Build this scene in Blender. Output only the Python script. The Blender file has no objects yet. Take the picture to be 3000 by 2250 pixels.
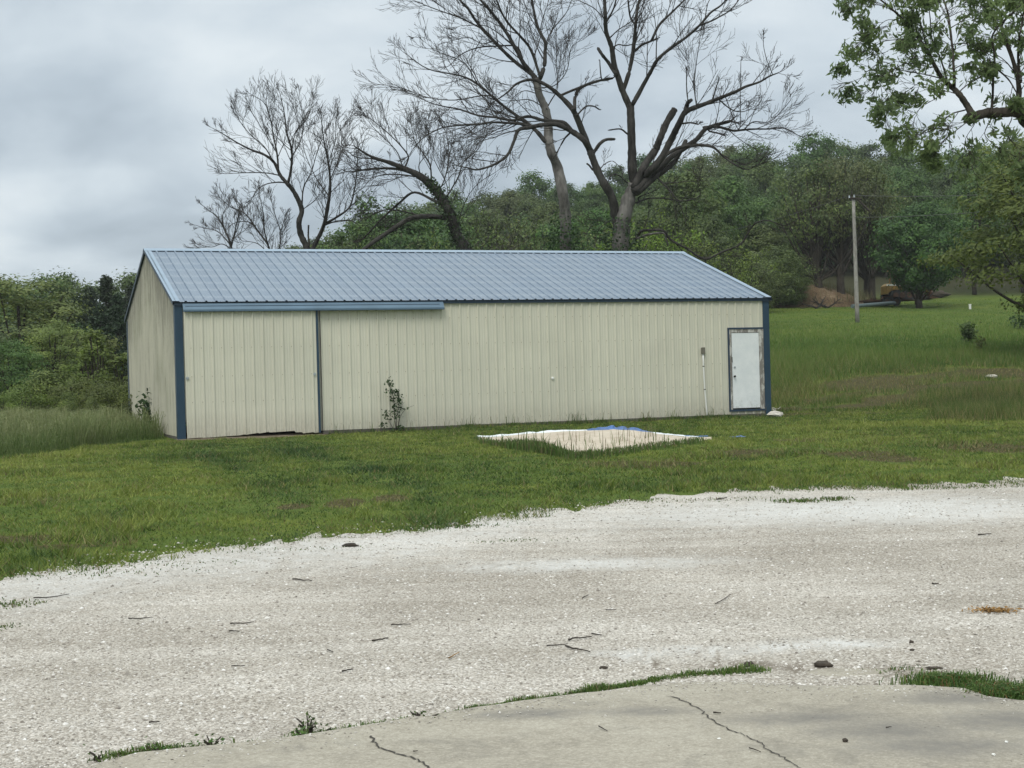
import bpy, math
import numpy as np
from mathutils import Matrix, Vector

RNG = np.random.default_rng(7)
scene = bpy.context.scene
col = scene.collection

# ------------------------------------------------------------------ camera, sky, sun, exposure
FPX, EYE, PIT, ROL = 4321.44, 1.2343, -0.0074, -0.026        # focal length in photo pixels, eye height, pitch, roll
fw = np.array([0, math.cos(PIT), math.sin(PIT)]); rt = np.array([1.0, 0, 0]); up = np.cross(rt, fw)
r2 = math.cos(ROL) * rt + math.sin(ROL) * up
u2 = -math.sin(ROL) * rt + math.cos(ROL) * up
CAM = np.array([0, 0, EYE])
cd = bpy.data.cameras.new('camera'); cam = bpy.data.objects.new('camera', cd); col.objects.link(cam)
cd.sensor_width = 36; cd.lens = 36 * FPX / 3000; cd.clip_start = 0.05; cd.clip_end = 3000
M = Matrix.Identity(4)
for i in range(3):
    M[i][0], M[i][1], M[i][2], M[i][3] = r2[i], u2[i], -fw[i], CAM[i]
cam.matrix_world = M
scene.camera = cam

SUN_EL, SUN_AZ = math.radians(52), math.radians(200)          # azimuth clockwise from +Y: behind the camera
sl = bpy.data.lights.new('sun', 'SUN'); sun = bpy.data.objects.new('sun', sl); col.objects.link(sun)
sl.energy = 1.45; sl.angle = math.radians(25); sl.color = (1.0, 0.96, 0.89)
sd = Vector((math.sin(SUN_AZ) * math.cos(SUN_EL), math.cos(SUN_AZ) * math.cos(SUN_EL), math.sin(SUN_EL)))
sun.rotation_euler = sd.to_track_quat('Z', 'Y').to_euler()

world = bpy.data.worlds.new("World"); scene.world = world; world.use_nodes = True
wt = world.node_tree; wt.nodes.clear()


class G:
    """small helper to write node graphs"""
    def __init__(s, tree): s.t = tree
    def n(s, typ, ins=None, **at):
        nd = s.t.nodes.new(typ)
        for k, v in at.items(): setattr(nd, k, v)
        for k, v in (ins or {}).items():
            sk = nd.inputs[k]
            if isinstance(v, bpy.types.NodeSocket): s.t.links.new(v, sk)
            elif isinstance(v, bpy.types.Node): s.t.links.new(v.outputs[0], sk)
            else: sk.default_value = v
        return nd
    def math(s, op, a, b=0.0, c=None, clamp=False):
        d = {0: a, 1: b}
        if c is not None: d[2] = c
        return s.n('ShaderNodeMath', d, operation=op, use_clamp=clamp).outputs[0]
    def mix(s, fac, a, b, bt='MIX'):
        nd = s.n('ShaderNodeMix', data_type='RGBA', blend_type=bt)
        for k, v in ((0, fac), (6, a), (7, b)):
            if isinstance(v, bpy.types.NodeSocket): s.t.links.new(v, nd.inputs[k])
            else: nd.inputs[k].default_value = v if k == 0 else (tuple(v) + (1,) if len(v) == 3 else v)
        return nd.outputs[2]
    def noise(s, vec, scale, detail=4, rough=0.55, dist=0.0):
        nd = s.n('ShaderNodeTexNoise', {'Vector': vec, 'Scale': scale, 'Detail': detail, 'Roughness': rough, 'Distortion': dist})
        return nd.outputs[0]
    def ramp(s, fac, stops):
        nd = s.n('ShaderNodeValToRGB', {0: fac}); el = nd.color_ramp.elements
        while len(el) < len(stops): el.new(0.5)
        for e, (p, c) in zip(el, stops):
            e.position = p; e.color = tuple(c) + (1,) if not isinstance(c, (int, float)) else (c, c, c, 1)
        return nd.outputs[0]
    def smooth(s, v, lo, hi, a=0.0, b=1.0):
        nd = s.n('ShaderNodeMapRange', {0: v, 1: lo, 2: hi, 3: a, 4: b}, interpolation_type='SMOOTHSTEP')
        return nd.outputs[0]


g = G(wt)
tc = g.n('ShaderNodeTexCoord').outputs['Generated']
sky = g.n('ShaderNodeTexSky', sky_type='NISHITA', sun_disc=False, sun_elevation=SUN_EL, sun_rotation=SUN_AZ, air_density=1.0, dust_density=2.0)
xyz = g.n('ShaderNodeSeparateXYZ', {0: tc})
zc = g.math('MAXIMUM', xyz.outputs[2], 0.0)
den = g.math('ADD', zc, 0.32)
uv = g.n('ShaderNodeCombineXYZ', {0: g.math('DIVIDE', xyz.outputs[0], den), 1: g.math('DIVIDE', xyz.outputs[1], den), 2: 5.3})
warp = g.n('ShaderNodeVectorMath', {0: uv.outputs[0], 1: g.n('ShaderNodeVectorMath', {0: g.n('ShaderNodeTexNoise', {'Vector': uv.outputs[0], 'Scale': 1.1, 'Detail': 3}).outputs[1], 1: (0.45, 0.45, 0.45)}, operation='MULTIPLY').outputs[0]}, operation='ADD')
n1 = g.noise(warp.outputs[0], 1.75, 6, 0.47, 0.15)
n2 = g.noise(warp.outputs[0], 4.6, 5, 0.52, 0.15)
cl = g.math('ADD', g.math('MULTIPLY', n1, 0.78), g.math('MULTIPLY', n2, 0.22))
cloud = g.ramp(cl, [(0.36, (0.34, 0.405, 0.465)), (0.45, (0.465, 0.54, 0.605)), (0.53, (0.60, 0.675, 0.73)), (0.63, (0.77, 0.83, 0.86))])
lift = g.smooth(zc, 0.28, 0.95, 1.0, 2.6)                      # an overcast sky is brightest overhead
cloudl = g.mix(1.0, cloud, g.n('ShaderNodeCombineXYZ', {0: g.math('MULTIPLY', lift, g.smooth(zc, 0.3, 0.7, 1.0, 1.06)), 1: lift, 2: g.math('MULTIPLY', lift, g.smooth(zc, 0.3, 0.7, 1.0, 0.90))}).outputs[0], 'MULTIPLY')
b1 = g.n('ShaderNodeBackground', {0: sky.outputs[0], 1: 0.08})
b2 = g.n('ShaderNodeBackground', {0: cloudl, 1: 1.0})
wm = g.n('ShaderNodeMixShader', {0: 0.92, 1: b1.outputs[0], 2: b2.outputs[0]})
g.n('ShaderNodeOutputWorld', {0: wm.outputs[0]})

vs = scene.view_settings
vs.view_transform = 'Standard'; vs.look = 'None'; vs.gamma = 1.0; vs.use_curve_mapping = False; vs.exposure = 0.18
scene.cycles.max_bounces = 6; scene.cycles.transparent_max_bounces = 4; scene.cycles.diffuse_bounces = 3


# ------------------------------------------------------------------ numeric helpers
def sstep(x, a, b):
    t = np.clip((np.asarray(x, float) - a) / (b - a), 0, 1); return t * t * (3 - 2 * t)

def vnoise(x, y, s=1.0, seed=0):
    x = np.asarray(x, float) * s; y = np.asarray(y, float) * s
    xi = np.floor(x).astype(np.int64); yi = np.floor(y).astype(np.int64); fx = x - xi; fy = y - yi
    fx = fx * fx * (3 - 2 * fx); fy = fy * fy * (3 - 2 * fy)
    def h(a, b):
        k = (a * 374761393 + b * 668265263 + seed * 1442695041) & 0x7fffffff
        k = ((k ^ (k >> 13)) * 1274126177) & 0x7fffffff
        return ((k ^ (k >> 16)) & 0xffff) / 65535.0
    return (h(xi, yi) * (1 - fx) + h(xi + 1, yi) * fx) * (1 - fy) + (h(xi, yi + 1) * (1 - fx) + h(xi + 1, yi + 1) * fx) * fy

def fbm(x, y, s=1.0, seed=0, o=3):
    r = 0; a = 0.5; t = 0
    for k in range(o):
        r = r + a * vnoise(x, y, s * 2 ** k, seed + k); t += a; a *= 0.5
    return r / t

# the shed's frame: front-left corner, front along +x', depth along +y'
SC, SS = math.cos(0.3653), math.sin(0.3653)
SO = np.array([SC * 4.8152 - SS * 33.6079, SS * 4.8152 + SC * 33.6079])
SL, SD_ = 15.24, 9.451
def shed_xy(x, y):
    dx = np.asarray(x) - SO[0]; dy = np.asarray(y) - SO[1]
    return dx * SC + dy * SS, -dx * SS + dy * SC
def shed_w(lx, ly, z=0.0):
    return np.array([SO[0] + SC * lx - SS * ly, SO[1] + SS * lx + SC * ly, z])
def shed_dist(x, y):
    a, b = shed_xy(x, y)
    dx = np.maximum(np.maximum(-a, a - SL), 0); dy = np.maximum(np.maximum(-b, b - SD_), 0)
    return np.hypot(dx, dy)

def terrain(x, y):
    x = np.asarray(x, float); y = np.asarray(y, float)
    z = -0.40 + 0.33 * sstep(y, 9, 28)
    u = x / np.maximum(np.abs(y), 8.0)
    gf = np.interp(u, [-0.35, -0.2, -0.05, 0.08, 0.2, 0.5], [0.0, 0.12, 0.6, 1.0, 1.0, 1.0])
    t = y - 40.0
    rise = 0.08 * 0.5 * (t + np.sqrt(t * t + 36)) - 0.08 * 0.5 * 3 * np.exp(-((t) / 18.0) ** 2)
    rise = np.where(y > 10, rise, 0) * sstep(y, 14, 44)
    hill = 0.075 * np.maximum(0, np.minimum(y, 235) - 128)
    far = 235 / np.maximum(y, 235)
    z = z + gf * (rise * far + hill) * sstep(shed_dist(x, y) + 0.0, 0.2, 9.0)
    z = z - 0.5 * sstep(-u, 0.18, 0.34) * sstep(y, 40, 80)
    z = z + (fbm(x, y, 0.35, 3) - 0.5) * 0.07 * sstep(y, 14, 24) + (fbm(x, y, 1.1, 5) - 0.5) * 0.025
    z = z + (fbm(x, y, 0.06, 9) - 0.5) * 1.2 * sstep(y, 60, 130)
    return z

def ray(px, py):
    return fw + r2 * (px - 1500) / FPX - u2 * (py - 1125) / FPX
def at(px, py, Y):
    d = ray(px, py); return CAM + d * (Y / d[1])
TT = np.concatenate([np.linspace(3, 60, 1500), np.linspace(60.1, 320, 1500)])
def hit(px, py, dz=0.0):
    d = ray(px, py); P = CAM[None] + TT[:, None] * d[None]
    k = np.argmax(P[:, 2] < terrain(P[:, 0], P[:, 1]))
    if k == 0: k = len(TT) - 1
    p = P[k].copy(); p[2] = float(terrain(p[0], p[1])) + dz; return p


# ------------------------------------------------------------------ mesh helpers
def mesh(name, V, polys, mats=(), midx=None, smooth=False, colr=None, attrs=None):
    """V (n,3); polys: list of (k,m) int arrays"""
    V = np.asarray(V, np.float32).reshape(-1, 3)
    polys = [np.asarray(p, np.int32) for p in polys if len(p)]
    me = bpy.data.meshes.new(name)
    nl = sum(p.size for p in polys); nf = sum(len(p) for p in polys)
    me.vertices.add(len(V)); me.vertices.foreach_set('co', V.ravel())
    me.loops.add(nl); me.loops.foreach_set('vertex_index', np.concatenate([p.ravel() for p in polys]))
    me.polygons.add(nf)
    tot = np.concatenate([np.full(len(p), p.shape[1], np.int32) for p in polys])
    me.polygons.foreach_set('loop_start', np.concatenate([[0], np.cumsum(tot)[:-1]]).astype(np.int32))
    for m in mats: me.materials.append(m)
    if midx is not None: me.polygons.foreach_set('material_index', np.asarray(midx, np.int32))
    me.update(calc_edges=True)
    me.polygons.foreach_set('use_smooth', np.full(nf, bool(smooth)))
    if colr is not None:
        a = me.color_attributes.new('Col', 'FLOAT_COLOR', 'POINT')
        c = np.ones((len(V), 4), np.float32); c[:, :3] = colr; a.data.foreach_set('color', c.ravel())
    for k, v in (attrs or {}).items():
        a = me.attributes.new(k, 'FLOAT', 'POINT'); a.data.foreach_set('value', np.asarray(v, np.float32))
    me.validate()
    return me

def link(name, me, parent=None):
    o = bpy.data.objects.new(name, me); col.objects.link(o)
    if parent is not None: o.parent = parent
    return o
def tag(o, label=None, cat=None, group=None, kind=None):
    if label: o['label'] = label
    if cat: o['category'] = cat
    if group: o['group'] = group
    if kind: o['kind'] = kind
    return o
def empty(name, loc=(0, 0, 0), rz=0.0):
    o = bpy.data.objects.new(name, None); col.objects.link(o)
    o.location = tuple(float(v) for v in loc); o.rotation_euler = (0, 0, rz); return o
def copy_tree(o, parent=None):
    c = o.copy(); col.objects.link(c)
    if parent is not None: c.parent = parent
    for ch in list(o.children): copy_tree(ch, c)
    return c


class MB:
    """collects shapes into one mesh"""
    def __init__(s): s.V = []; s.F = {}; s.n = 0; s.mi = {}
    def add(s, V, F, mi=0):
        V = np.asarray(V, float).reshape(-1, 3); F = np.asarray(F, int)
        s.V.append(V); k = F.shape[1]
        s.F.setdefault((k, mi), []).append(F + s.n); s.n += len(V)
    def box(s, a, b, mi=0, rot=None, ctr=None):
        a = np.minimum(a, b); b = np.maximum(np.asarray(a), np.asarray(b)) if False else np.asarray(b, float)
        x0, y0, z0 = a; x1, y1, z1 = b
        V = np.array([[x0, y0, z0], [x1, y0, z0], [x1, y1, z0], [x0, y1, z0], [x0, y0, z1], [x1, y0, z1], [x1, y1, z1], [x0, y1, z1]], float)
        if rot is not None:
            c = V.mean(0) if ctr is None else np.asarray(ctr); V = (V - c) @ np.asarray(rot).T + c
        s.add(V, [[0, 3, 2, 1], [4, 5, 6, 7], [0, 1, 5, 4], [1, 2, 6, 5], [2, 3, 7, 6], [3, 0, 4, 7]], mi)
    def prism(s, prof, axis, a, b, mi=0):
        """closed profile (list of 2D) extruded along axis from a to b"""
        prof = np.asarray(prof, float); n = len(prof)
        ar = {0: lambda t: np.c_[np.full(n, t), prof], 1: lambda t: np.c_[prof[:, 0], np.full(n, t), prof[:, 1]], 2: lambda t: np.c_[prof, np.full(n, t)]}[axis]
        V = np.vstack([ar(a), ar(b)]); i = np.arange(n); j = (i + 1) % n
        s.add(V, np.c_[i, j, j + n, i + n], mi)
        s.add(V, [list(range(n))[::-1]], mi); s.add(V, [list(range(n, 2 * n))], mi)
    def tube(s, P, R, n=6, mi=0, cap=True):
        P = np.asarray(P, float); m = len(P); R = np.broadcast_to(np.asarray(R, float), (m,))
        T = np.gradient(P, axis=0); T /= np.maximum(np.linalg.norm(T, axis=1, keepdims=True), 1e-9)
        ref = np.array([0.31, 0.17, 0.93]) if abs(T[0] @ np.array([0.31, 0.17, 0.93])) < 0.9 else np.array([1.0, 0, 0])
        A = np.cross(T, ref); A /= np.maximum(np.linalg.norm(A, axis=1, keepdims=True), 1e-9)
        B = np.cross(T, A)
        th = np.arange(n) * (2 * math.pi / n)
        V = P[:, None] + R[:, None, None] * (np.cos(th)[None, :, None] * A[:, None] + np.sin(th)[None, :, None] * B[:, None])
        i = np.arange(n); j = (i + 1) % n; rows = np.arange(m - 1)[:, None] * n
        F = np.stack([rows + i, rows + j, rows + j + n, rows + i + n], -1).reshape(-1, 4)
        s.add(V.reshape(-1, 3), F, mi)
        if cap and n > 3:
            s.F.setdefault((n, mi), []).append(np.array([list(range(n))[::-1]]) + s.n - m * n)
            s.F.setdefault((n, mi), []).append(np.array([list(range(n))]) + s.n - n)
    def sphere(s, c, r, seg=10, ring=6, sc=(1, 1, 1), jit=0.0, seed=0, mi=0):
        rg = np.random.default_rng(seed); V = []
        for i in range(ring + 1):
            ph = math.pi * i / ring
            for j in range(seg):
                t = 2 * math.pi * j / seg; V.append([math.sin(ph) * math.cos(t), math.sin(ph) * math.sin(t), math.cos(ph)])
        V = np.array(V)
        if jit:
            k = 1 + jit * (rg.random(len(V)) - 0.5); k[:seg] = k[0]; k[-seg:] = k[-1]; V = V * k[:, None]
        F = [[i * seg + j, (i + 1) * seg + j, (i + 1) * seg + (j + 1) % seg, i * seg + (j + 1) % seg] for i in range(ring) for j in range(seg)]
        s.add(V * np.asarray(sc) * r + np.asarray(c), F, mi)
    def me(s, name, mats, smooth=False):
        keys = list(s.F); polys = [np.vstack(s.F[k]) for k in keys]
        mi = np.concatenate([np.full(len(p), k[1]) for k, p in zip(keys, polys)])
        return mesh(name, np.vstack(s.V), polys, mats, mi, smooth)
    def build(s, name, mats, parent=None, smooth=False):
        if not isinstance(mats, (list, tuple)): mats = [mats]
        return link(name, s.me(name, mats, smooth), parent)


# ------------------------------------------------------------------ materials
def mat(name, fn):
    m = bpy.data.materials.new(name); m.use_nodes = True; t = m.node_tree; t.nodes.clear(); gg = G(t)
    out = gg.n('ShaderNodeOutputMaterial'); s = fn(gg)
    t.links.new(s if isinstance(s, bpy.types.NodeSocket) else s.outputs[0], out.inputs[0]); return m
def pbsdf(gg, c, rough=0.6, metal=0.0, spec=0.4, bump=None, bstr=0.3, bdist=0.01):
    d = {'Base Color': c if isinstance(c, bpy.types.NodeSocket) else tuple(c) + (1,), 'Roughness': rough, 'Metallic': metal, 'Specular IOR Level': spec}
    if bump is not None: d['Normal'] = gg.n('ShaderNodeBump', {'Height': bump, 'Strength': bstr, 'Distance': bdist}).outputs[0]
    return gg.n('ShaderNodeBsdfPrincipled', d)
def oc(gg): return gg.n('ShaderNodeTexCoord').outputs['Object']
def scaled(gg, v, sc): return gg.n('ShaderNodeMapping', {0: v, 3: sc}).outputs[0]

def plain(name, c, rough=0.6, metal=0.0, var=0.12, sc=6.0, spec=0.4):
    def f(gg):
        n = gg.noise(oc(gg), sc, 5, 0.6)
        k = gg.ramp(n, [(0.3, tuple(v * (1 - var) for v in c)), (0.7, tuple(min(1, v * (1 + var)) for v in c))])
        return pbsdf(gg, k, rough, metal, spec, n, 0.15, 0.005)
    return mat(name, f)

def leafmat(name, c1, c2, trans=0.3, objvar=0.12):
    """leaves: each leaf its own green between c1 and c2, some light passing through"""
    def f(gg):
        r = gg.n('ShaderNodeNewGeometry').outputs['Random Per Island']
        ob = gg.n('ShaderNodeObjectInfo').outputs['Random']
        c = gg.mix(r, c1, c2)
        big = gg.noise(oc(gg), 0.55, 2, 0.5)
        c = gg.mix(gg.smooth(big, 0.35, 0.68), c, gg.mix(1.0, c, (1.5, 1.42, 1.25), 'MULTIPLY'))
        hs = gg.n('ShaderNodeHueSaturation', {'Hue': gg.math('ADD', 0.5 - objvar * 0.12, gg.math('MULTIPLY', ob, objvar * 0.24)),
                  'Saturation': gg.math('ADD', 0.9, gg.math('MULTIPLY', ob, 0.2)), 'Value': gg.math('ADD', 1 - objvar, gg.math('MULTIPLY', ob, 2 * objvar)), 'Color': c}).outputs[0]
        d = pbsdf(gg, hs, 0.55, 0, 0.3)
        t = gg.n('ShaderNodeBsdfTranslucent', {0: hs})
        return gg.n('ShaderNodeMixShader', {0: trans, 1: d.outputs[0], 2: t.outputs[0]})
    return mat(name, f)

def barkmat(name, c1, c2, sc=3.0):
    def f(gg):
        v = scaled(gg, oc(gg), (1, 1, 0.25)); n = gg.noise(v, sc * 3, 6, 0.65, 0.4); n2 = gg.noise(oc(gg), sc * 0.35, 4, 0.6)
        c = gg.ramp(gg.math('ADD', gg.math('MULTIPLY', n, 0.55), gg.math('MULTIPLY', n2, 0.45)), [(0.36, c1), (0.62, c2)])
        return pbsdf(gg, c, 0.9, 0, 0.15, n, 0.7, 0.05)
    return mat(name, f)

def grassmat(name, trans=0.25):
    def f(gg):
        c = gg.n('ShaderNodeAttribute', attribute_name='Col').outputs[0]
        d = pbsdf(gg, c, 0.6, 0, 0.25); t = gg.n('ShaderNodeBsdfTranslucent', {0: c})
        return gg.n('ShaderNodeMixShader', {0: trans, 1: d.outputs[0], 2: t.outputs[0]})
    return mat(name, f)

def m_ground(gg):
    v = gg.n('ShaderNodeNewGeometry').outputs['Position']
    n = gg.noise(v, 1.3, 6, 0.6); n2 = gg.noise(v, 14, 5, 0.7); n3 = gg.noise(v, 0.25, 4, 0.6)
    grass = gg.ramp(gg.math('ADD', gg.math('MULTIPLY', n, 0.5), gg.math('MULTIPLY', n2, 0.5)), [(0.33, (0.034, 0.058, 0.012)), (0.5, (0.066, 0.102, 0.018)), (0.68, (0.115, 0.145, 0.030))])
    grass = gg.mix(gg.smooth(n3, 0.42, 0.66), grass, gg.mix(1.0, grass, (1.25, 1.1, 0.9), 'MULTIPLY'))
    dirt = gg.ramp(n2, [(0.3, (0.030, 0.028, 0.010)), (0.55, (0.062, 0.055, 0.022)), (0.70, (0.15, 0.130, 0.07)), (0.78, (0.34, 0.31, 0.23))])
    litter = gg.ramp(n2, [(0.3, (0.018, 0.02, 0.01)), (0.6, (0.045, 0.045, 0.022)), (0.75, (0.08, 0.07, 0.04))])
    fa = gg.n('ShaderNodeAttribute', attribute_name='dirt').outputs[2]
    fo = gg.n('ShaderNodeAttribute', attribute_name='forest').outputs[2]
    c = gg.mix(gg.smooth(gg.math('ADD', fa, gg.math('MULTIPLY', gg.math('SUBTRACT', n2, 0.5), 0.9)), 0.35, 0.7), grass, dirt)
    c = gg.mix(fo, c, litter)
    return pbsdf(gg, c, 0.95, 0, 0.1, n2, 0.6, 0.03)

def m_gravel(gg):
    v = gg.n('ShaderNodeNewGeometry').outputs['Position']
    w = gg.n('ShaderNodeVectorMath', {0: v, 1: gg.n('ShaderNodeVectorMath', {0: gg.n('ShaderNodeTexNoise', {'Vector': v, 'Scale': 30.0, 'Detail': 2}).outputs[1], 1: (0.02, 0.02, 0.02)}, operation='MULTIPLY').outputs[0]}, operation='ADD').outputs[0]
    v1 = gg.n('ShaderNodeTexVoronoi', {'Vector': w, 'Scale': 58.0}); v2 = gg.n('ShaderNodeTexVoronoi', {'Vector': w, 'Scale': 95.0})
    rnd = gg.n('ShaderNodeSeparateColor', {0: v1.outputs[1]}).outputs[0]; rnd2 = gg.n('ShaderNodeSeparateColor', {0: v2.outputs[1]}).outputs[1]
    st = gg.ramp(rnd, [(0.0, (0.29, 0.27, 0.235)), (0.25, (0.43, 0.405, 0.365)), (0.6, (0.54, 0.515, 0.475)), (0.9, (0.66, 0.64, 0.605)), (1.0, (0.80, 0.79, 0.765))])
    st2 = gg.ramp(rnd2, [(0.0, (0.28, 0.26, 0.23)), (0.5, (0.50, 0.48, 0.44)), (1.0, (0.72, 0.705, 0.67))])
    big = gg.noise(v, 0.5, 5, 0.62); mid = gg.noise(v, 5.0, 5, 0.65)
    c = gg.mix(1.0, gg.mix(gg.smooth(mid, 0.35, 0.62), st, st2), (0.955, 0.945, 0.945), 'MULTIPLY')
    gap = gg.smooth(v1.outputs[0], 0.42, 0.75)
    c = gg.mix(gg.math('MULTIPLY', gap, 0.65), c, (0.20, 0.18, 0.155))
    c = gg.mix(gg.smooth(big, 0.35, 0.7), gg.mix(1.0, c, (0.86, 0.84, 0.81), 'MULTIPLY'), gg.mix(1.0, c, (1.12, 1.11, 1.10), 'MULTIPLY'))
    rut = gg.noise(gg.n('ShaderNodeMapping', {0: v, 2: (0, 0, -0.45), 3: (0.16, 1.5, 1)}).outputs[0], 1.0, 5, 0.6, 0.3)
    c = gg.mix(gg.smooth(rut, 0.38, 0.64), gg.mix(1.0, c, (0.88, 0.865, 0.84), 'MULTIPLY'), gg.mix(1.0, c, (1.08, 1.08, 1.08), 'MULTIPLY'))
    wh = gg.n('ShaderNodeAttribute', attribute_name='white').outputs[2]
    dust = gg.ramp(gg.noise(v, 60, 4, 0.7), [(0.3, (0.44, 0.43, 0.41)), (0.7, (0.70, 0.695, 0.68))])
    c = gg.mix(gg.smooth(gg.math('ADD', wh, gg.math('MULTIPLY', gg.math('SUBTRACT', mid, 0.5), 0.8)), 0.2, 1.0), c, dust)
    dk = gg.n('ShaderNodeAttribute', attribute_name='dark').outputs[2]
    c = gg.mix(gg.smooth(gg.math('ADD', dk, gg.math('MULTIPLY', gg.math('SUBTRACT', mid, 0.5), 0.9)), 0.25, 0.9), c, (0.17, 0.145, 0.115))
    h = gg.math('SUBTRACT', gg.math('MULTIPLY', rnd, 0.5), gg.math('MULTIPLY', v1.outputs[0], 1.0))
    return pbsdf(gg, c, 0.9, 0, 0.2, h, 0.8, 0.012)

def m_concrete(gg):
    v = gg.n('ShaderNodeNewGeometry').outputs['Position']
    n = gg.noise(v, 1.4, 6, 0.62, 0.3); f = gg.noise(v, 90, 4, 0.7); s = gg.noise(v, 9, 5, 0.65)
    c = gg.ramp(gg.math('ADD', gg.math('MULTIPLY', n, 0.6), gg.math('MULTIPLY', s, 0.4)), [(0.36, (0.21, 0.187, 0.148)), (0.5, (0.315, 0.285, 0.228)), (0.64, (0.40, 0.37, 0.305))])
    c = gg.mix(0.45, c, gg.ramp(gg.math('ADD', gg.math('MULTIPLY', f, 0.5), gg.math('MULTIPLY', gg.noise(v, 38, 4, 0.75), 0.5)), [(0.34, (0.11, 0.10, 0.085)), (0.5, (0.285, 0.265, 0.225)), (0.66, (0.55, 0.52, 0.46))]))
    c = gg.mix(gg.smooth(gg.noise(v, 2.6, 7, 0.72, 0.6), 0.50, 0.70, 0, 0.5), c, (0.17, 0.158, 0.135))
    dk = gg.n('ShaderNodeAttribute', attribute_name='stain').outputs[2]
    c = gg.mix(gg.smooth(gg.math('ADD', dk, gg.math('MULTIPLY', gg.math('SUBTRACT', s, 0.5), 0.7)), 0.2, 1.0), c, (0.15, 0.142, 0.13))
    sp = gg.n('ShaderNodeTexVoronoi', {'Vector': v, 'Scale': 16.0})
    spot = gg.math('MULTIPLY', gg.smooth(sp.outputs[0], 0.11, 0.05), gg.math('GREATER_THAN', gg.n('ShaderNodeSeparateColor', {0: sp.outputs[1]}).outputs[0], 0.86))
    c = gg.mix(spot, c, (0.09, 0.08, 0.065))
    return pbsdf(gg, c, 0.85, 0, 0.25, f, 0.35, 0.006)

def m_siding(base, dirty):
    def f(gg):
        v = oc(gg)
        st = gg.noise(scaled(gg, v, (5, 5, 0.35)), 2.0, 5, 0.65); n = gg.noise(v, 0.8, 4, 0.6); fine = gg.noise(scaled(gg, v, (30, 30, 4)), 2.0, 4, 0.7)
        c = gg.mix(gg.smooth(n, 0.3, 0.7), tuple(x * 0.96 for x in base), tuple(min(1, x * 1.04) for x in base))
        sh = gg.n('ShaderNodeTexWhiteNoise', {1: gg.math('FLOOR', gg.math('DIVIDE', gg.n('ShaderNodeSeparateXYZ', {0: v}).outputs[0], 0.9144))}, noise_dimensions='1D').outputs[0]
        c = gg.mix(gg.math('MULTIPLY', sh, 0.12), c, tuple(x * 0.72 for x in base))
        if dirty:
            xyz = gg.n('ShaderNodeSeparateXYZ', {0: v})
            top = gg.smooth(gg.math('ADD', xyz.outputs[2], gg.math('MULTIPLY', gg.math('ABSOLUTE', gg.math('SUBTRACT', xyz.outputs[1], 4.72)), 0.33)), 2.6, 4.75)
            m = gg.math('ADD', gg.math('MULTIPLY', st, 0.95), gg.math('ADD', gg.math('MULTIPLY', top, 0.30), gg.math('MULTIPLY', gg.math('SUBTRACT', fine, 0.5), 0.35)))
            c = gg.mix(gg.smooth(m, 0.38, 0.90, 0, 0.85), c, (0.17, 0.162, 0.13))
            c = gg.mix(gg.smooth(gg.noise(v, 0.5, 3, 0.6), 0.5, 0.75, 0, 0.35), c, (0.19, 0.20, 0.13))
        else:
            c = gg.mix(gg.smooth(st, 0.5, 0.8, 0, 0.10), c, (0.22, 0.20, 0.15))
            xyz = gg.n('ShaderNodeSeparateXYZ', {0: v})
            c = gg.mix(gg.math('MULTIPLY', gg.math('MULTIPLY', gg.math('SUBTRACT', 0.55, xyz.outputs[2]), 1.8, clamp=True), gg.smooth(fine, 0.32, 0.66, 0.08, 0.5)), c, (0.23, 0.20, 0.145))
        return pbsdf(gg, c, 0.45, 0, 0.4)
    return f

def m_roof(gg):
    v = oc(gg); xyz = gg.n('ShaderNodeSeparateXYZ', {0: v})
    n = gg.noise(v, 1.5, 5, 0.65); f = gg.noise(scaled(gg, v, (3, 1, 1)), 9, 4, 0.7)
    w = gg.math('ADD', xyz.outputs[1], gg.math('MULTIPLY', gg.math('SUBTRACT', n, 0.5), 0.10))
    band = gg.smooth(gg.math('ABSOLUTE', gg.math('SUBTRACT', gg.math('FRACT', gg.math('DIVIDE', w, 0.61)), 0.5)), 0.06, 0.22, 1, 0)
    lane = gg.n('ShaderNodeTexWhiteNoise', {1: gg.math('FLOOR', gg.math('DIVIDE', xyz.outputs[0], 0.2286))}, noise_dimensions='1D').outputs[0]
    c = gg.ramp(gg.math('ADD', gg.math('MULTIPLY', n, 0.5), gg.math('MULTIPLY', f, 0.5)), [(0.35, (0.112, 0.158, 0.222)), (0.65, (0.160, 0.212, 0.285))])
    c = gg.mix(gg.math('MULTIPLY', band, gg.smooth(f, 0.3, 0.7, 0.15, 0.55)), c, (0.26, 0.31, 0.37))
    c = gg.mix(gg.math('MULTIPLY', lane, 0.22), c, (0.25, 0.30, 0.36))
    return pbsdf(gg, c, gg.smooth(n, 0.3, 0.7, 0.36, 0.5), 0.35, 0.5)

def m_peel(gg):
    v = oc(gg); n = gg.noise(scaled(gg, v, (9, 9, 2.2)), 1.6, 6, 0.7, 0.6)
    c = gg.ramp(n, [(0.42, (0.20, 0.185, 0.17)), (0.49, (0.28, 0.26, 0.24)), (0.55, (0.50, 0.49, 0.46)), (0.8, (0.68, 0.67, 0.64))])
    return pbsdf(gg, c, 0.8, 0, 0.2, n, 0.4, 0.01)

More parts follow.
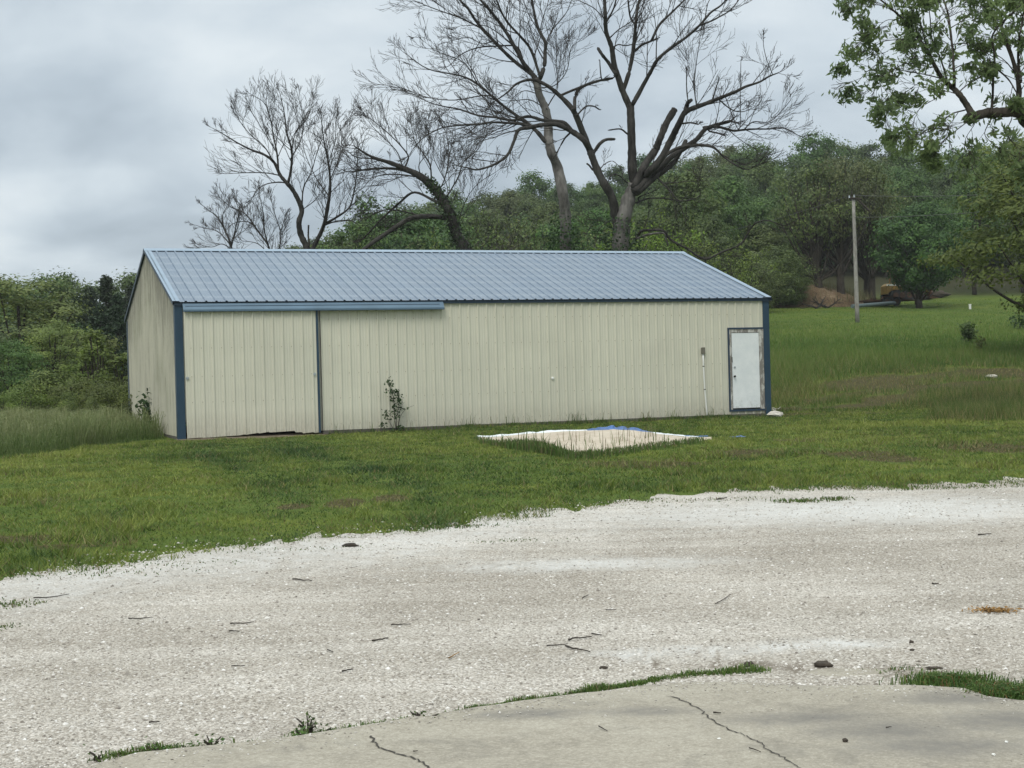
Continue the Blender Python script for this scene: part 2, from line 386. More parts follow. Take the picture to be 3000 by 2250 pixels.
def m_doorwhite(gg):
    v = oc(gg); n = gg.noise(v, 3, 5, 0.6); xyz = gg.n('ShaderNodeSeparateXYZ', {0: v})
    c = gg.mix(gg.smooth(n, 0.35, 0.7), (0.70, 0.73, 0.745), (0.78, 0.80, 0.81))
    c = gg.mix(gg.math('MULTIPLY', gg.math('MULTIPLY', gg.math('SUBTRACT', 0.5, xyz.outputs[2]), 3.0, clamp=True), gg.smooth(gg.noise(v, 14, 5, 0.7), 0.45, 0.7, 0, 0.5)), c, (0.36, 0.36, 0.33))
    return pbsdf(gg, c, 0.65, 0, 0.25)

def m_sand(gg):
    v = oc(gg); n = gg.noise(v, 2.2, 6, 0.65); f = gg.noise(scaled(gg, v, (1, 3, 1)), 12, 5, 0.7)
    c = gg.ramp(gg.math('ADD', gg.math('MULTIPLY', n, 0.5), gg.math('MULTIPLY', f, 0.5)), [(0.36, (0.33, 0.275, 0.215)), (0.5, (0.46, 0.40, 0.325)), (0.66, (0.56, 0.50, 0.42))])
    return pbsdf(gg, c, 0.95, 0, 0.1, f, 0.6, 0.02)

def m_mound(gg):
    v = oc(gg); n = gg.noise(v, 1.2, 6, 0.65); f = gg.noise(v, 7, 5, 0.7)
    c = gg.ramp(gg.math('ADD', gg.math('MULTIPLY', n, 0.5), gg.math('MULTIPLY', f, 0.5)), [(0.36, (0.075, 0.052, 0.033)), (0.52, (0.15, 0.105, 0.065)), (0.66, (0.27, 0.21, 0.14))])
    return pbsdf(gg, c, 0.95, 0, 0.1, f, 0.8, 0.1)

MT = dict(
    ground=mat('ground', m_ground), gravel=mat('gravel', m_gravel), concrete=mat('concrete', m_concrete),
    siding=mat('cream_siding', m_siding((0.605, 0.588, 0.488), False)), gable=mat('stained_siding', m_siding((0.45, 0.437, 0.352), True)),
    roof=mat('blue_roof_metal', m_roof), blue=plain('blue_trim', (0.024, 0.054, 0.088), 0.5, 0.1, 0.12, 3),
    navy=plain('navy_trim', (0.030, 0.052, 0.085), 0.5, 0.1, 0.1), ltblue=plain('pale_blue_trim', (0.22, 0.30, 0.39), 0.4, 0.3, 0.08, 2),
    cover=plain('track_cover_blue', (0.105, 0.165, 0.225), 0.45, 0.25, 0.1, 2),
    peel=mat('peeling_paint', m_peel), door=mat('white_door', m_doorwhite), greywood=plain('grey_timber', (0.10, 0.092, 0.08), 0.9, 0, 0.4, 4),
    black=plain('black_metal', (0.012, 0.012, 0.013), 0.4, 0.4), steel=plain('galvanised_steel', (0.45, 0.48, 0.5), 0.35, 0.7),
    white=plain('white_plastic', (0.72, 0.72, 0.69), 0.5, 0, 0.06), dark=plain('dark_gap', (0.02, 0.018, 0.016), 0.9),
    screw=plain('screw_heads', (0.27, 0.25, 0.18), 0.5, 0.2),
    sand=mat('pale_sand', m_sand), mound=mat('excavated_dirt', m_mound), barept=plain('bare_dirt', (0.155, 0.125, 0.09), 0.95, 0, 0.3, 5, 0.1),
    wtarp=plain('white_tarp', (0.62, 0.66, 0.68), 0.5, 0, 0.1, 8), btarp=plain('blue_tarp', (0.024, 0.095, 0.27), 0.42, 0, 0.4, 9),
    deadbark=barkmat('dead_tree_bark', (0.013, 0.012, 0.011), (0.062, 0.058, 0.053), 2.2), palebark=barkmat('pale_dead_bark', (0.016, 0.015, 0.014), (0.19, 0.18, 0.168), 1.6),
    twigbark=barkmat('twig_bark', (0.022, 0.019, 0.017), (0.048, 0.042, 0.037), 2.0), bark=barkmat('bark', (0.025, 0.021, 0.017), (0.075, 0.064, 0.052), 3.0),
    leaf_hill=leafmat('leaves_hill', (0.043, 0.080, 0.025), (0.084, 0.138, 0.038), 0.3, 0.2),
    leaf_dark=leafmat('leaves_dark', (0.026, 0.056, 0.018), (0.056, 0.098, 0.027), 0.2, 0.15),
    leaf_dull=leafmat('leaves_dull', (0.056, 0.078, 0.028), (0.105, 0.130, 0.046), 0.25, 0.2),
    leaf_yellow=leafmat('leaves_yellow_green', (0.062, 0.092, 0.018), (0.115, 0.150, 0.032), 0.35, 0.12),
    leaf_hill_pale=leafmat('leaves_hill_pale', (0.056, 0.088, 0.028), (0.098, 0.136, 0.042), 0.3, 0.15),
    leaf_olive=leafmat('leaves_olive', (0.075, 0.122, 0.026), (0.145, 0.195, 0.044), 0.3, 0.12),
    leaf_pecan=leafmat('leaves_walnut', (0.085, 0.140, 0.052), (0.180, 0.260, 0.100), 0.6, 0.05),
    leaf_cedar=leafmat('leaves_cedar', (0.015, 0.030, 0.016), (0.030, 0.051, 0.023), 0.1, 0.15),
    ivy=leafmat('leaves_ivy', (0.016, 0.038, 0.014), (0.038, 0.073, 0.022), 0.15, 0.05),
    grass=grassmat('grass_blades'), pole=barkmat('weathered_pole', (0.17, 0.16, 0.145), (0.36, 0.345, 0.32), 4.0),
    rock=plain('pale_limestone', (0.48, 0.45, 0.40), 0.9, 0, 0.25, 8), clod=plain('dark_clod', (0.055, 0.045, 0.035), 0.95, 0, 0.4, 20),
    stick=plain('dark_stick', (0.030, 0.024, 0.018), 0.9, 0, 0.4, 20), straw=plain('dry_leaves', (0.26, 0.15, 0.05), 0.9, 0, 0.4, 20),
    crack=plain('crack_shadow', (0.045, 0.040, 0.033), 0.95, 0, 0.3, 20),
    yellow=plain('machine_yellow', (0.24, 0.145, 0.03), 0.6, 0.1, 0.35, 2), rust=plain('rusty_steel', (0.06, 0.030, 0.018), 0.85, 0.2, 0.5, 3),
    rubber=plain('tyre_rubber', (0.018, 0.018, 0.018), 0.85), bluegrey=plain('blue_grey_pipe', (0.115, 0.155, 0.165), 0.5, 0.2, 0.15),
    wire=plain('wire', (0.09, 0.095, 0.09), 0.5, 0.3), glassy=plain('cab_glass', (0.02, 0.025, 0.028), 0.1, 0, 0.1, 6, 0.8),
)

# ------------------------------------------------------------------ ground masks (places with their own soil)
def blob(x, y, px, py, rx, ry, ang=0.0):
    p = hit(px, py); c, s = math.cos(ang), math.sin(ang)
    dx = x - p[0]; dy = y - p[1]; a = (dx * c + dy * s) / rx; b = (-dx * s + dy * c) / ry
    return np.exp(-(a * a + b * b))
DIRT = [(2560, 1165, 2.0, 2.0), (2420, 1195, 1.7, 1.4), (2480, 1212, 1.0, 0.5), (2700, 1122, 3.4, 3.0), (2900, 1102, 3.6, 3.4), (2470, 1175, 1.6, 2.0), (2620, 1130, 1.6, 2.2),
        (2310, 1215, 0.9, 0.7), (2345, 1290, 0.45, 0.5), (2190, 1330, 0.6, 0.8), (2500, 1325, 0.7, 1.0), (2860, 1310, 0.9, 1.1), (2640, 1345, 0.6, 0.5),
        (1010, 1475, 0.22, 0.45), (1140, 1462, 0.2, 0.4), (860, 1485, 0.2, 0.25), (60, 1580, 0.8, 0.3), (250, 1600, 0.5, 0.25), (1900, 1360, 0.8, 0.7), (80, 1470, 0.4, 0.5)]
def dirt_amt(x, y):
    d = np.zeros_like(np.asarray(x, float))
    for b in DIRT: d = np.maximum(d, blob(x, y, *b))
    a, b = shed_xy(x, y)
    strip = np.exp(-((b + 0.18) / 0.22) ** 2) * ((a > -0.3) & (a < 16.5)) * 0.75
    br = 0.35 + 1.3 * sstep(fbm(x, y, 0.8, 57, 4), 0.3, 0.62)
    return np.clip(np.maximum(d, strip) * br, 0, 1)

# gravel's far edge, read off the ground where the drive meets the lawn
GE = [(-60, 1722), (0, 1700), (80, 1682), (270, 1650), (540, 1620), (815, 1598), (950, 1575), (1125, 1560), (1360, 1540), (1560, 1506), (1765, 1476), (1900, 1458), (2100, 1444), (2240, 1436), (2440, 1424), (2700, 1418), (3000, 1412), (3080, 1410)]
GP = np.array([hit(a, b) for a, b in GE])
GX = np.concatenate([[-40, -12], GP[:, 0], [14, 40]]); GY = np.concatenate([[1.0, 7.5], GP[:, 1], [20.5, 26]])
def gravel_y(x): return np.interp(x, GX, GY)

# ------------------------------------------------------------------ ground sheet
def build_ground():
    az = np.unique(np.concatenate([np.linspace(-180, -30, 26), np.linspace(-30, 30, 241), np.linspace(30, 180, 26)]))
    rr = np.concatenate([[0.0], np.geomspace(1.0, 60, 300), np.geomspace(61, 260, 110), np.geomspace(270, 900, 18)])
    A, R = np.meshgrid(np.radians(az), rr)
    X = R * np.sin(A); Y = R * np.cos(A)
    Z = terrain(X, Y)
    n, m = X.shape; idx = np.arange(n * m).reshape(n, m)
    F = np.stack([idx[:-1, :-1], idx[:-1, 1:], idx[1:, 1:], idx[1:, :-1]], -1).reshape(-1, 4)
    u = X / np.maximum(Y, 1)
    forest = sstep(Y, 118, 135) + sstep(-u, -0.10, 0.0) * sstep(Y, 52, 60) * (u > -0.24) + sstep(-u, 0.2, 0.24) * sstep(Y, 62, 70)
    me = mesh('ground', np.c_[X.ravel(), Y.ravel(), Z.ravel()], [F], [MT['ground']], smooth=True,
              attrs={'dirt': dirt_amt(X, Y).ravel(), 'forest': np.clip(forest, 0, 1).ravel()})
    tag(link('ground', me), 'grassy ground that rises into the wooded hill', None, None, 'structure')
build_ground()

def build_gravel():
    xs = np.arange(-24, 24, 0.05)
    jit = (fbm(xs, xs * 0, 1.3, 21, 4) - 0.5) * 1.1 + (fbm(xs, xs * 0, 6.0, 22, 3) - 0.5) * 1.0 + 0.1
    ye = gravel_y(xs) + jit
    t = np.concatenate([np.linspace(0, 0.5, 14), np.linspace(0.52, 1, 40)])
    X = np.repeat(xs[None], len(t), 0); Y = -6 + t[:, None] * (ye[None] + 6)
    edge = sstep(ye[None] - Y, 0.0, 0.5)
    Z = terrain(X, Y) + 0.004 + 0.012 * edge
    n, m = X.shape; idx = np.arange(n * m).reshape(n, m)
    F = np.stack([idx[:-1, :-1], idx[:-1, 1:], idx[1:, 1:], idx[1:, :-1]], -1).reshape(-1, 4)
    white = 0.30 * np.exp(-((Y - ye[None] + 0.9) / 1.3) ** 2) * sstep(X, 2.5, -1) + 0.34 * np.exp(-((Y - ye[None] + 1.6) / 2.6) ** 2)
    for b in [(2050, 1918, 0.9, 0.22), (1850, 1935, 0.5, 0.14), (2300, 1905, 0.6, 0.22), (2520, 1500, 4, 1.6), (1700, 1660, 1.6, 0.5), (2450, 1895, 0.6, 0.25)]:
        white = np.maximum(white, 0.8 * blob(X, Y, *b))
    dark = np.zeros_like(X)
    for b in [(2000, 1957, 0.75, 0.09), (2200, 1958, 0.5, 0.1), (2350, 1965, 0.5, 0.12), (2480, 1970, 0.6, 0.1), (2750, 1985, 0.5, 0.12), (2650, 1975, 0.3, 0.08)]:
        dark = np.maximum(dark, 0.85 * blob(X, Y, *b))
    me = mesh('gravel_drive', np.c_[X.ravel(), Y.ravel(), Z.ravel()], [F], [MT['gravel']], smooth=True, attrs={'white': white.ravel(), 'dark': dark.ravel()})
    tag(link('gravel_drive', me), 'white limestone gravel drive across the foreground', None, None, 'structure')
build_gravel()
def gz(x, y): return float(terrain(x, y)) + 0.016

# concrete slab under the photographer's feet
SLAB = [(250, 2290), (400, 2250), (678, 2221), (950, 2181), (1195, 2140), (1356, 2116), (1628, 2078), (1830, 2051), (1995, 2037), (2170, 2034), (2440, 2045), (2720, 2045), (2830, 2052), (2890, 2075), (3000, 2090), (3150, 2105)]
SP = np.array([hit(a, b) for a, b in SLAB])
def slab_y(x): return np.interp(x, SP[:, 0], SP[:, 1], left=4.0, right=SP[-1, 1])
SLAB_TOP = 0.055
def build_slab():
    xs = np.unique(np.concatenate([np.linspace(SP[0, 0], SP[-1, 0], 160), np.linspace(-6, SP[0, 0], 12), np.linspace(SP[-1, 0], 6, 14)]))
    ye = np.where(xs < SP[0, 0], SP[0, 1] - (SP[0, 0] - xs) * 0.55, slab_y(xs)) + (fbm(xs, xs * 0, 5, 31) - 0.5) * 0.05
    rows = np.concatenate([np.linspace(-5, 0, 60) ** 1.0 * 1.0, [0.012, 0.02, 0.02]])
    X = np.repeat(xs[None], len(rows), 0); Y = ye[None] + rows[:, None]
    Z = terrain(X, Y) + SLAB_TOP + (fbm(X, Y, 2.0, 12) - 0.5) * 0.006
    Z[-2] -= 0.012; Z[-1] = terrain(X[-1], Y[-1]) - 0.08
    n, m = X.shape; idx = np.arange(n * m).reshape(n, m)
    F = np.stack([idx[:-1, :-1], idx[:-1, 1:], idx[1:, 1:], idx[1:, :-1]], -1).reshape(-1, 4)
    st = np.zeros_like(X)
    for b in [(2800, 2085, 0.42, 0.2), (2950, 2150, 0.5, 0.3), (2600, 2180, 0.5, 0.25), (2350, 2140, 0.5, 0.18), (1560, 2130, 0.4, 0.15), (1900, 2120, 0.35, 0.12), (2750, 2230, 0.5, 0.25)]:
        st = np.maximum(st, 0.75 * blob(X, Y, *b))
    me = mesh('concrete_slab', np.c_[X.ravel(), Y.ravel(), Z.ravel()], [F], [MT['concrete']], smooth=True, attrs={'stain': st.ravel()})
    o = tag(link('concrete_slab', me), 'cracked grey concrete slab along the bottom of the view', None, None, 'structure')
    def slab_pt(px, py):
        d = ray(px, py); t = (EYE - (float(terrain(*hit(px, py)[:2])) + SLAB_TOP)) / -d[2]; p = CAM + d * t
        p[2] = float(terrain(p[0], p[1])) + SLAB_TOP + (float(fbm(p[0], p[1], 2.0, 12)) - 0.5) * 0.006; return p
    def crack(pts, w):
        P = np.array([slab_pt(a, b) for a, b in pts]); Q = []
        rg = np.random.default_rng(len(pts))
        for a, b in zip(P[:-1], P[1:]):
            k = max(2, int(np.linalg.norm(b - a) / 0.02))
            for t in np.arange(k) / k: Q.append(a + (b - a) * t + np.array([rg.normal(0, 0.006), rg.normal(0, 0.008), 0]))
        Q.append(P[-1]); Q = np.array(Q)
        T = np.gradient(Q, axis=0); N = np.c_[-T[:, 1], T[:, 0], T[:, 2] * 0]; N /= np.linalg.norm(N, axis=1, keepdims=True)
        ww = w * (0.5 + rg.random(len(Q)))[:, None]
        V = np.empty((len(Q) * 2, 3)); V[0::2] = Q - N * ww; V[1::2] = Q + N * ww; V[:, 2] += 0.004
        i = np.arange(len(Q) - 1) * 2
        return link('crack', mesh('crack', V, [np.c_[i, i + 1, i + 3, i + 2]], [MT['crack']]), o)
    S = 1500 / 2212
    crack([(1500 + a * S, 1700 + b * S) for a, b in [(670, 503), (720, 512), (760, 530), (800, 548), (830, 572), (848, 600), (868, 608), (910, 632), (960, 656), (1030, 684), (1080, 706), (1100, 724), (1160, 760), (1185, 782), (1230, 806), (1260, 820)]], 0.0032)
    crack([(a * S, 1600 + b * S) for a, b in [(1608, 820), (1615, 848), (1640, 875), (1690, 890), (1740, 910), (1790, 922), (1830, 940), (1850, 962), (1900, 1000)]], 0.0042)
    return slab_pt
slab_pt = build_slab()

# bare dirt in front of the sliding door
def build_bare():
    top = [(-0.1, -0.02), (3.3, -0.02)]; n = 60
    xs = np.linspace(-0.05, 3.45, n); dep = 0.55 + 0.35 * np.sin((xs + 0.2) / 3.6 * math.pi) + (fbm(xs, xs * 0, 4, 41) - 0.5) * 0.45
    dep *= sstep(xs, -0.2, 0.4) * sstep(-xs, -3.5, -2.9)
    V = []; 
    for j in range(7):
        for x, d in zip(xs, dep):
            p = shed_w(x, 0.12 - (d + 0.12) * j / 6); p[2] = terrain(p[0], p[1]) + 0.006 + 0.02 * (1 - j / 6); V.append(p)
    idx = np.arange(7 * n).reshape(7, n)
    F = np.stack([idx[1:, :-1], idx[1:, 1:], idx[:-1, 1:], idx[:-1, :-1]], -1).reshape(-1, 4)
    tag(link('dirt_apron', mesh('dirt_apron', V, [F], [MT['barept']], smooth=True)), 'worn strip of bare tan dirt in front of the sliding door', None, None, 'structure')
build_bare()

# ------------------------------------------------------------------ the shed
RIB = 0.2286
def rib_profile(x0, x1, phase):
    """outline of agricultural steel panel between x0 and x1: (x, height) with ribs at phase + k*RIB"""
    pts = [(x0, 0.0)]
    k0 = int(math.floor((x0 - phase) / RIB)) - 1
    for k in range(k0, k0 + int((x1 - x0) / RIB) + 4):
        c = phase + k * RIB
        for dx, h in ((-0.032, 0), (-0.014, 0.026), (0.014, 0.026), (0.032, 0), (0.073, 0), (0.080, 0.0035), (0.092, 0.0035), (0.099, 0), (0.131, 0), (0.138, 0.0035), (0.150, 0.0035), (0.157, 0)):
            if x0 < c + dx < x1: pts.append((c + dx, h))
    pts.append((x1, 0.0)); return np.array(pts)

def panel_front(mb, x0, x1, z0, z1, y=0.0, phase=0.34, mi=0):
    p = rib_profile(x0, x1, phase); n = len(p)
    zb = np.interp(p[:, 0], *z0) if isinstance(z0, tuple) else np.full(n, z0)
    V = np.vstack([np.c_[p[:, 0], y - p[:, 1], zb], np.c_[p[:, 0], y - p[:, 1], np.full(n, z1)]])
    i = np.arange(n - 1); mb.add(V, np.c_[i, i + 1, i + 1 + n, i + n], mi)

def build_shed():
    root = empty('metal_shed', (SO[0], SO[1], 0), 0.3653)
    tag(root, 'long cream metal shed with a blue ribbed roof and blue trim', 'shed')
    SLOPE = (4.6018 - 3.05) / (SD_ / 2)
    def roofz(y): return 3.05 + SLOPE * (np.where(np.asarray(y) < SD_ / 2, y, SD_ - np.asarray(y)))
    mid = SD_ / 2
    # front wall
    w = MB()
    panel_front(w, 3.1, 14.035, 0.015, 3.0); panel_front(w, 0.12, 3.1, 0.32, 3.0); panel_front(w, 14.035, 15.1, 2.262, 3.0); panel_front(w, 14.035, 15.1, 0.015, 0.088)
    for k in range(0, 64):
        x = 0.34 + k * RIB - 0.026
        if x < 3.4 or x > 15.0: continue
        for z in (0.16, 0.76, 1.34, 1.98, 2.6):
            if x > 14.0 and z < 2.3: continue
            w.box((x - 0.008, -0.008 - 0.006, z - 0.008), (x + 0.008, 0.002, z + 0.008), 1)
    w.build('front_wall', [MT['siding'], MT['screw']], root)
    # gables (left one is what the photo shows), back wall
    def gable(x, sgn, name, m):
        b = MB(); p = rib_profile(0.10, SD_ - 0.10, 0.2); n = len(p); px_ = x + sgn * p[:, 1]
        ys = p[:, 0]; V = np.vstack([np.c_[px_, ys, np.full(n, 0.0)], np.c_[px_, ys, roofz(ys) - 0.035]]); i = np.arange(n - 1)
        F = np.c_[i, i + n, i + 1 + n, i + 1]; b.add(V, F if sgn < 0 else F[:, ::-1])
        # lap seam where the upper sheets overlap the lower ones
        return b.build(name, m, root)
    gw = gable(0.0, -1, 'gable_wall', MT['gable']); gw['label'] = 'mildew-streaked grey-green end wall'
    gable(SL, 1, 'gable_wall', MT['siding'])
    bw = MB(); p = rib_profile(0.1, SL - 0.1, 0.3); n = len(p); V = np.vstack([np.c_[p[:, 0], SD_ + p[:, 1], np.full(n, 0.0)], np.c_[p[:, 0], SD_ + p[:, 1], np.full(n, 3.0)]]); i = np.arange(n - 1)
    bw.add(V, np.c_[i + 1, i, i + n, i + 1 + n]); bw.build('back_wall', MT['siding'], root)
    fl = MB(); fl.box((0.05, 0.05, -0.1), (SL - 0.05, SD_ - 0.05, -0.03)); fl.build('floor', MT['barept'], root)
    # roof sheets
    OV, OX = 0.09, 0.06
    for side in (0, 1):
        r = MB(); p = rib_profile(-OX, SL + OX, 0.225 - RIB); n = len(p)
        y0, y1 = (-OV, mid) if side == 0 else (SD_ + OV, mid)
        z0 = 3.05 - SLOPE * OV; z1 = 4.6018
        rows = 2; V = np.vstack([np.c_[p[:, 0], np.full(n, y0), z0 + p[:, 1]], np.c_[p[:, 0], np.full(n, y1), z1 + p[:, 1]]])
        i = np.arange(n - 1); F = np.c_[i, i + 1, i + 1 + n, i + n]; r.add(V, F if side == 0 else F[:, ::-1])
        r.add(np.array([[-OX, y0, z0 - 0.012], [SL + OX, y0, z0 - 0.012], [SL + OX, y1, z1 - 0.012], [-OX, y1, z1 - 0.012]]), [[0, 1, 2, 3]], 1)
        r.build('roof_panel', [MT['roof'], MT['navy']], root)
        # eave trim: dark strip tucked under the roof edge
        e = MB(); ys = -1 if side == 0 else 1; yb = 0.0 if side == 0 else SD_
        a, c = sorted((yb + ys * 0.027, yb + ys * 0.06)); e.box((-0.03, a, 2.945), (SL + 0.03, c, 3.012)); e.build('eave_trim', MT['navy'], root)
    # ridge cap
    rc = MB(); hw = 0.17
    rc.prism([(mid - hw, 4.6018 - SLOPE * hw + 0.030), (mid, 4.6018 + 0.046), (mid + hw, 4.6018 - SLOPE * hw + 0.030), (mid + hw, 4.6018 - SLOPE * hw + 0.024), (mid, 4.6018 + 0.036), (mid - hw, 4.6018 - SLOPE * hw + 0.024)], 0, -OX - 0.02, SL + OX + 0.02)
    rc.build('ridge_cap', MT['ltblue'], root)
    # rake trim, four runs
    for x, sg in ((-OX, -1), (SL + OX, 1)):
        for side in (0, 1):
            k = MB(); ys = np.array([-OV - 0.01, mid]) if side == 0 else np.array([SD_ + OV + 0.01, mid])
            zz = 3.05 - SLOPE * (OV + 0.01); z = np.array([zz, 4.6018])
            xa, xb = x + sg * 0.012, x - sg * 0.15
            V = [[xa, ys[0], z[0] + 0.026], [xb, ys[0], z[0] + 0.026], [xb, ys[1], z[1] + 0.026], [xa, ys[1], z[1] + 0.026],
                 [xa, ys[0], z[0] - 0.06], [xa, ys[1], z[1] - 0.06], [xa + -sg * 0.05, ys[0], z[0] - 0.065], [xa - sg * 0.05, ys[1], z[1] - 0.065]]
            F1 = [[0, 1, 2, 3]]; F2 = [[0, 3, 5, 4]]; F3 = [[4, 5, 7, 6]]
            k.add(np.array(V), np.array(F1), 0); k.add(np.array(V), np.array(F2), 1); k.add(np.array(V), np.array(F3), 1)
            k.build('rake_trim', [MT['ltblue'], MT['navy']], root)
    # corner trims
    for cx, cy, sx, sy in ((0, 0, 1, 1), (SL, 0, -1, 1), (0, SD_, 1, -1), (SL, SD_, -1, -1)):
        c = MB(); t = 0.024; L = 0.155
        a, b = sorted((cx - sx * t, cx + sx * L)); d, e = sorted((cy - sy * (t + 0.004), cy - sy * 0.0)); c.box((a, d, -0.07), (b, e, 2.99))
        a, b = sorted((cx - sx * t, cx)); d, e = sorted((cy, cy + sy * L)); c.box((a, d, -0.07), (b, e, 2.99))
        c.build('corner_trim', MT['blue'], root)
    # baseboards
    bb = MB(); bb.box((3.3, -0.012, -0.16), (15.08, 0.03, 0.012)); bb.build('base_board', MT['greywood'], root)
    for x in (0.0, SL):
        bb = MB(); bb.box((x - 0.015, 0.1, -0.2), (x + 0.015, SD_ - 0.1, -0.003)); bb.build('base_board', MT['greywood'], root)
    # sliding door
    d = MB()
    zb = ([0.17, 0.50, 0.52, 1.28, 1.30, 1.48, 1.50, 1.78, 1.80, 2.02, 2.04, 2.30, 2.62, 2.64, 2.80, 2.82, 3.06, 3.08, 3.20],
          [-0.045, -0.035, -0.045, -0.020, -0.025, 0.0, -0.012, 0.022, 0.005, 0.035, 0.018, 0.026, 0.035, -0.005, 0.0, -0.03, -0.012, -0.03, -0.022])
    panel_front(d, 0.175, 3.185, zb, 2.86, -0.075)
    d.box((0.175, -0.072, 0.08), (0.20, -0.03, 2.86)); d.box((0.2, -0.070, 2.80), (3.18, -0.03, 2.86)); d.box((0.2, -0.068, 0.1), (3.18, -0.03, 0.16), 1)
    for k in range(13):
        x = 0.34 + k * RIB - 0.026
        if 0.2 < x < 3.15:
            for z in (0.76, 1.34, 1.98): d.box((x - 0.008, -0.09, z - 0.008), (x + 0.008, -0.074, z + 0.008), 2)
    door = d.build('sliding_door', [MT['siding'], MT['dark'], MT['screw']], root)
    s = MB(); s.box((3.190, -0.086, -0.03), (3.236, -0.028, 2.86)); s.build('edge_trim', MT['blue'], door)
    s = MB(); s.box((3.285, -0.036, 0.0), (3.305, -0.021, 2.86)); s.build('door_stop', MT['greywood'], root)
    for x, z in ((0.21, 1.31), (3.12, 1.33)):
        q = MB(); q.tube([(x, -0.078, z), (x, -0.105, z)], 0.035, 12); q.tube([(x, -0.105, z), (x, -0.113, z)], 0.017, 8); q.build('pull', MT['steel'], door)
    # track cover
    t = MB()
    t.prism([(-0.035, 3.0), (-0.075, 2.985), (-0.165, 2.845), (-0.165, 2.805), (-0.15, 2.805), (-0.15, 2.84), (-0.07, 2.965), (-0.035, 2.965)], 0, 0.15, 6.30)
    t.box((0.2, -0.12, 2.86), (6.2, -0.05, 2.93), 1)
    t.build('track_cover', [MT['cover'], MT['navy']], root)
    t = MB(); t.box((0.15, -0.169, 2.795), (6.30, -0.148, 2.8045)); t.build('track_lip', MT['navy'], root)
    # entry door, frame and trim
    f = MB(); f.box((14.065, -0.028, 0.14), (14.128, 0.03, 2.218)); f.box((14.952, -0.03, 0.14), (15.075, 0.03, 2.218)); f.box((14.128, -0.026, 2.132), (14.952, 0.03, 2.218))
    f.build('door_frame', MT['peel'], root)
    tr = MB(); tr.box((14.03, -0.04, 0.088), (14.063, 0.03, 2.26)); tr.box((14.063, -0.04, 2.22), (15.08, 0.03, 2.26)); tr.box((14.063, -0.04, 0.088), (15.08, 0.03, 0.138))
    tr.build('door_trim', MT['navy'], root)
    gp = MB(); gp.box((14.128, 0.0, 0.14), (14.952, 0.02, 2.132)); gp.build('door_gap', MT['dark'], root)
    e = MB(); e.box((14.145, -0.016, 0.175), (14.945, -0.002, 2.12)); ed = e.build('entry_door', MT['door'], root)
    q = MB(); q.tube([(14.185, -0.017, 1.0), (14.185, -0.05, 1.0)], 0.014, 10); q.sphere((14.185, -0.068, 1.0), 0.03); q.build('knob', MT['black'], ed, True)
    q = MB(); q.tube([(14.21, -0.017, 1.235), (14.21, -0.03, 1.235)], 0.028, 12); q.tube([(14.21, -0.03, 1.235), (14.21, -0.034, 1.235)], 0.012, 8); q.build('deadbolt', MT['steel'], ed)
    q = MB(); q.box((14.128, -0.034, 1.36), (14.144, -0.027, 1.50)); q.build('strike_plate', MT['black'], root)
    # white plug in the wall
    q = MB(); q.tube([(9.11, -0.001, 1.08), (9.11, -0.03, 1.08)], 0.036, 12); q.sphere((9.11, -0.03, 1.08), 0.03, 10, 6, (1, 0.5, 1)); q.build('wall_plug', MT['white'], root)
    # bent corner of loose steel at the back of the gable, bottom
    return root
build_shed()

def wall_pt(lx, out, z): return shed_w(lx, -out, z)
# white pipe standing against the wall
def build_pipe():
    b = wall_pt(13.36, 0.055, 0); b[2] = terrain(b[0], b[1]) - 0.02; t = wall_pt(13.285, 0.045, 1.62)
    root = empty('wall_pipe', b, 0.3653); tag(root, 'thin white pipe with a grey box on top, standing against the shed wall', 'pipe')
    def loc(p): d = p - b; return np.array([d[0] * SC + d[1] * SS, -d[0] * SS + d[1] * SC, d[2]])
    P = np.array([loc(b + (t - b) * k) + np.array([0.02 * math.sin(k * 3.1), 0, 0]) * (-1) for k in np.linspace(0, 1, 8)])
    m = MB(); m.tube(P, 0.021, 10); m.build('pipe', MT['white'], root, True)
    for k in (0.45, 0.80):
        p = P[0] + (P[-1] - P[0]) * k + np.array([-0.02 * math.sin(k * 3.1), 0, 0]); m = MB(); m.tube([p - np.array([0, 0, 0.012]), p + np.array([0, 0, 0.012])], 0.027, 10); m.build('clamp', MT['greywood'], root)
    q = P[-1]; m = MB(); m.prism([(q[0] - 0.04, q[1] - 0.045), (q[0] + 0.04, q[1] - 0.045), (q[0] + 0.04, q[1] + 0.028), (q[0] - 0.04, q[1] + 0.028)], 2, q[2] - 0.02, q[2] + 0.13)
    m.box((q[0] - 0.03, q[1] - 0.05, q[2] + 0.13), (q[0] + 0.035, q[1] + 0.02, q[2] + 0.145)); m.build('box', plain('grey_plastic', (0.16, 0.15, 0.12), 0.7), root)
build_pipe()


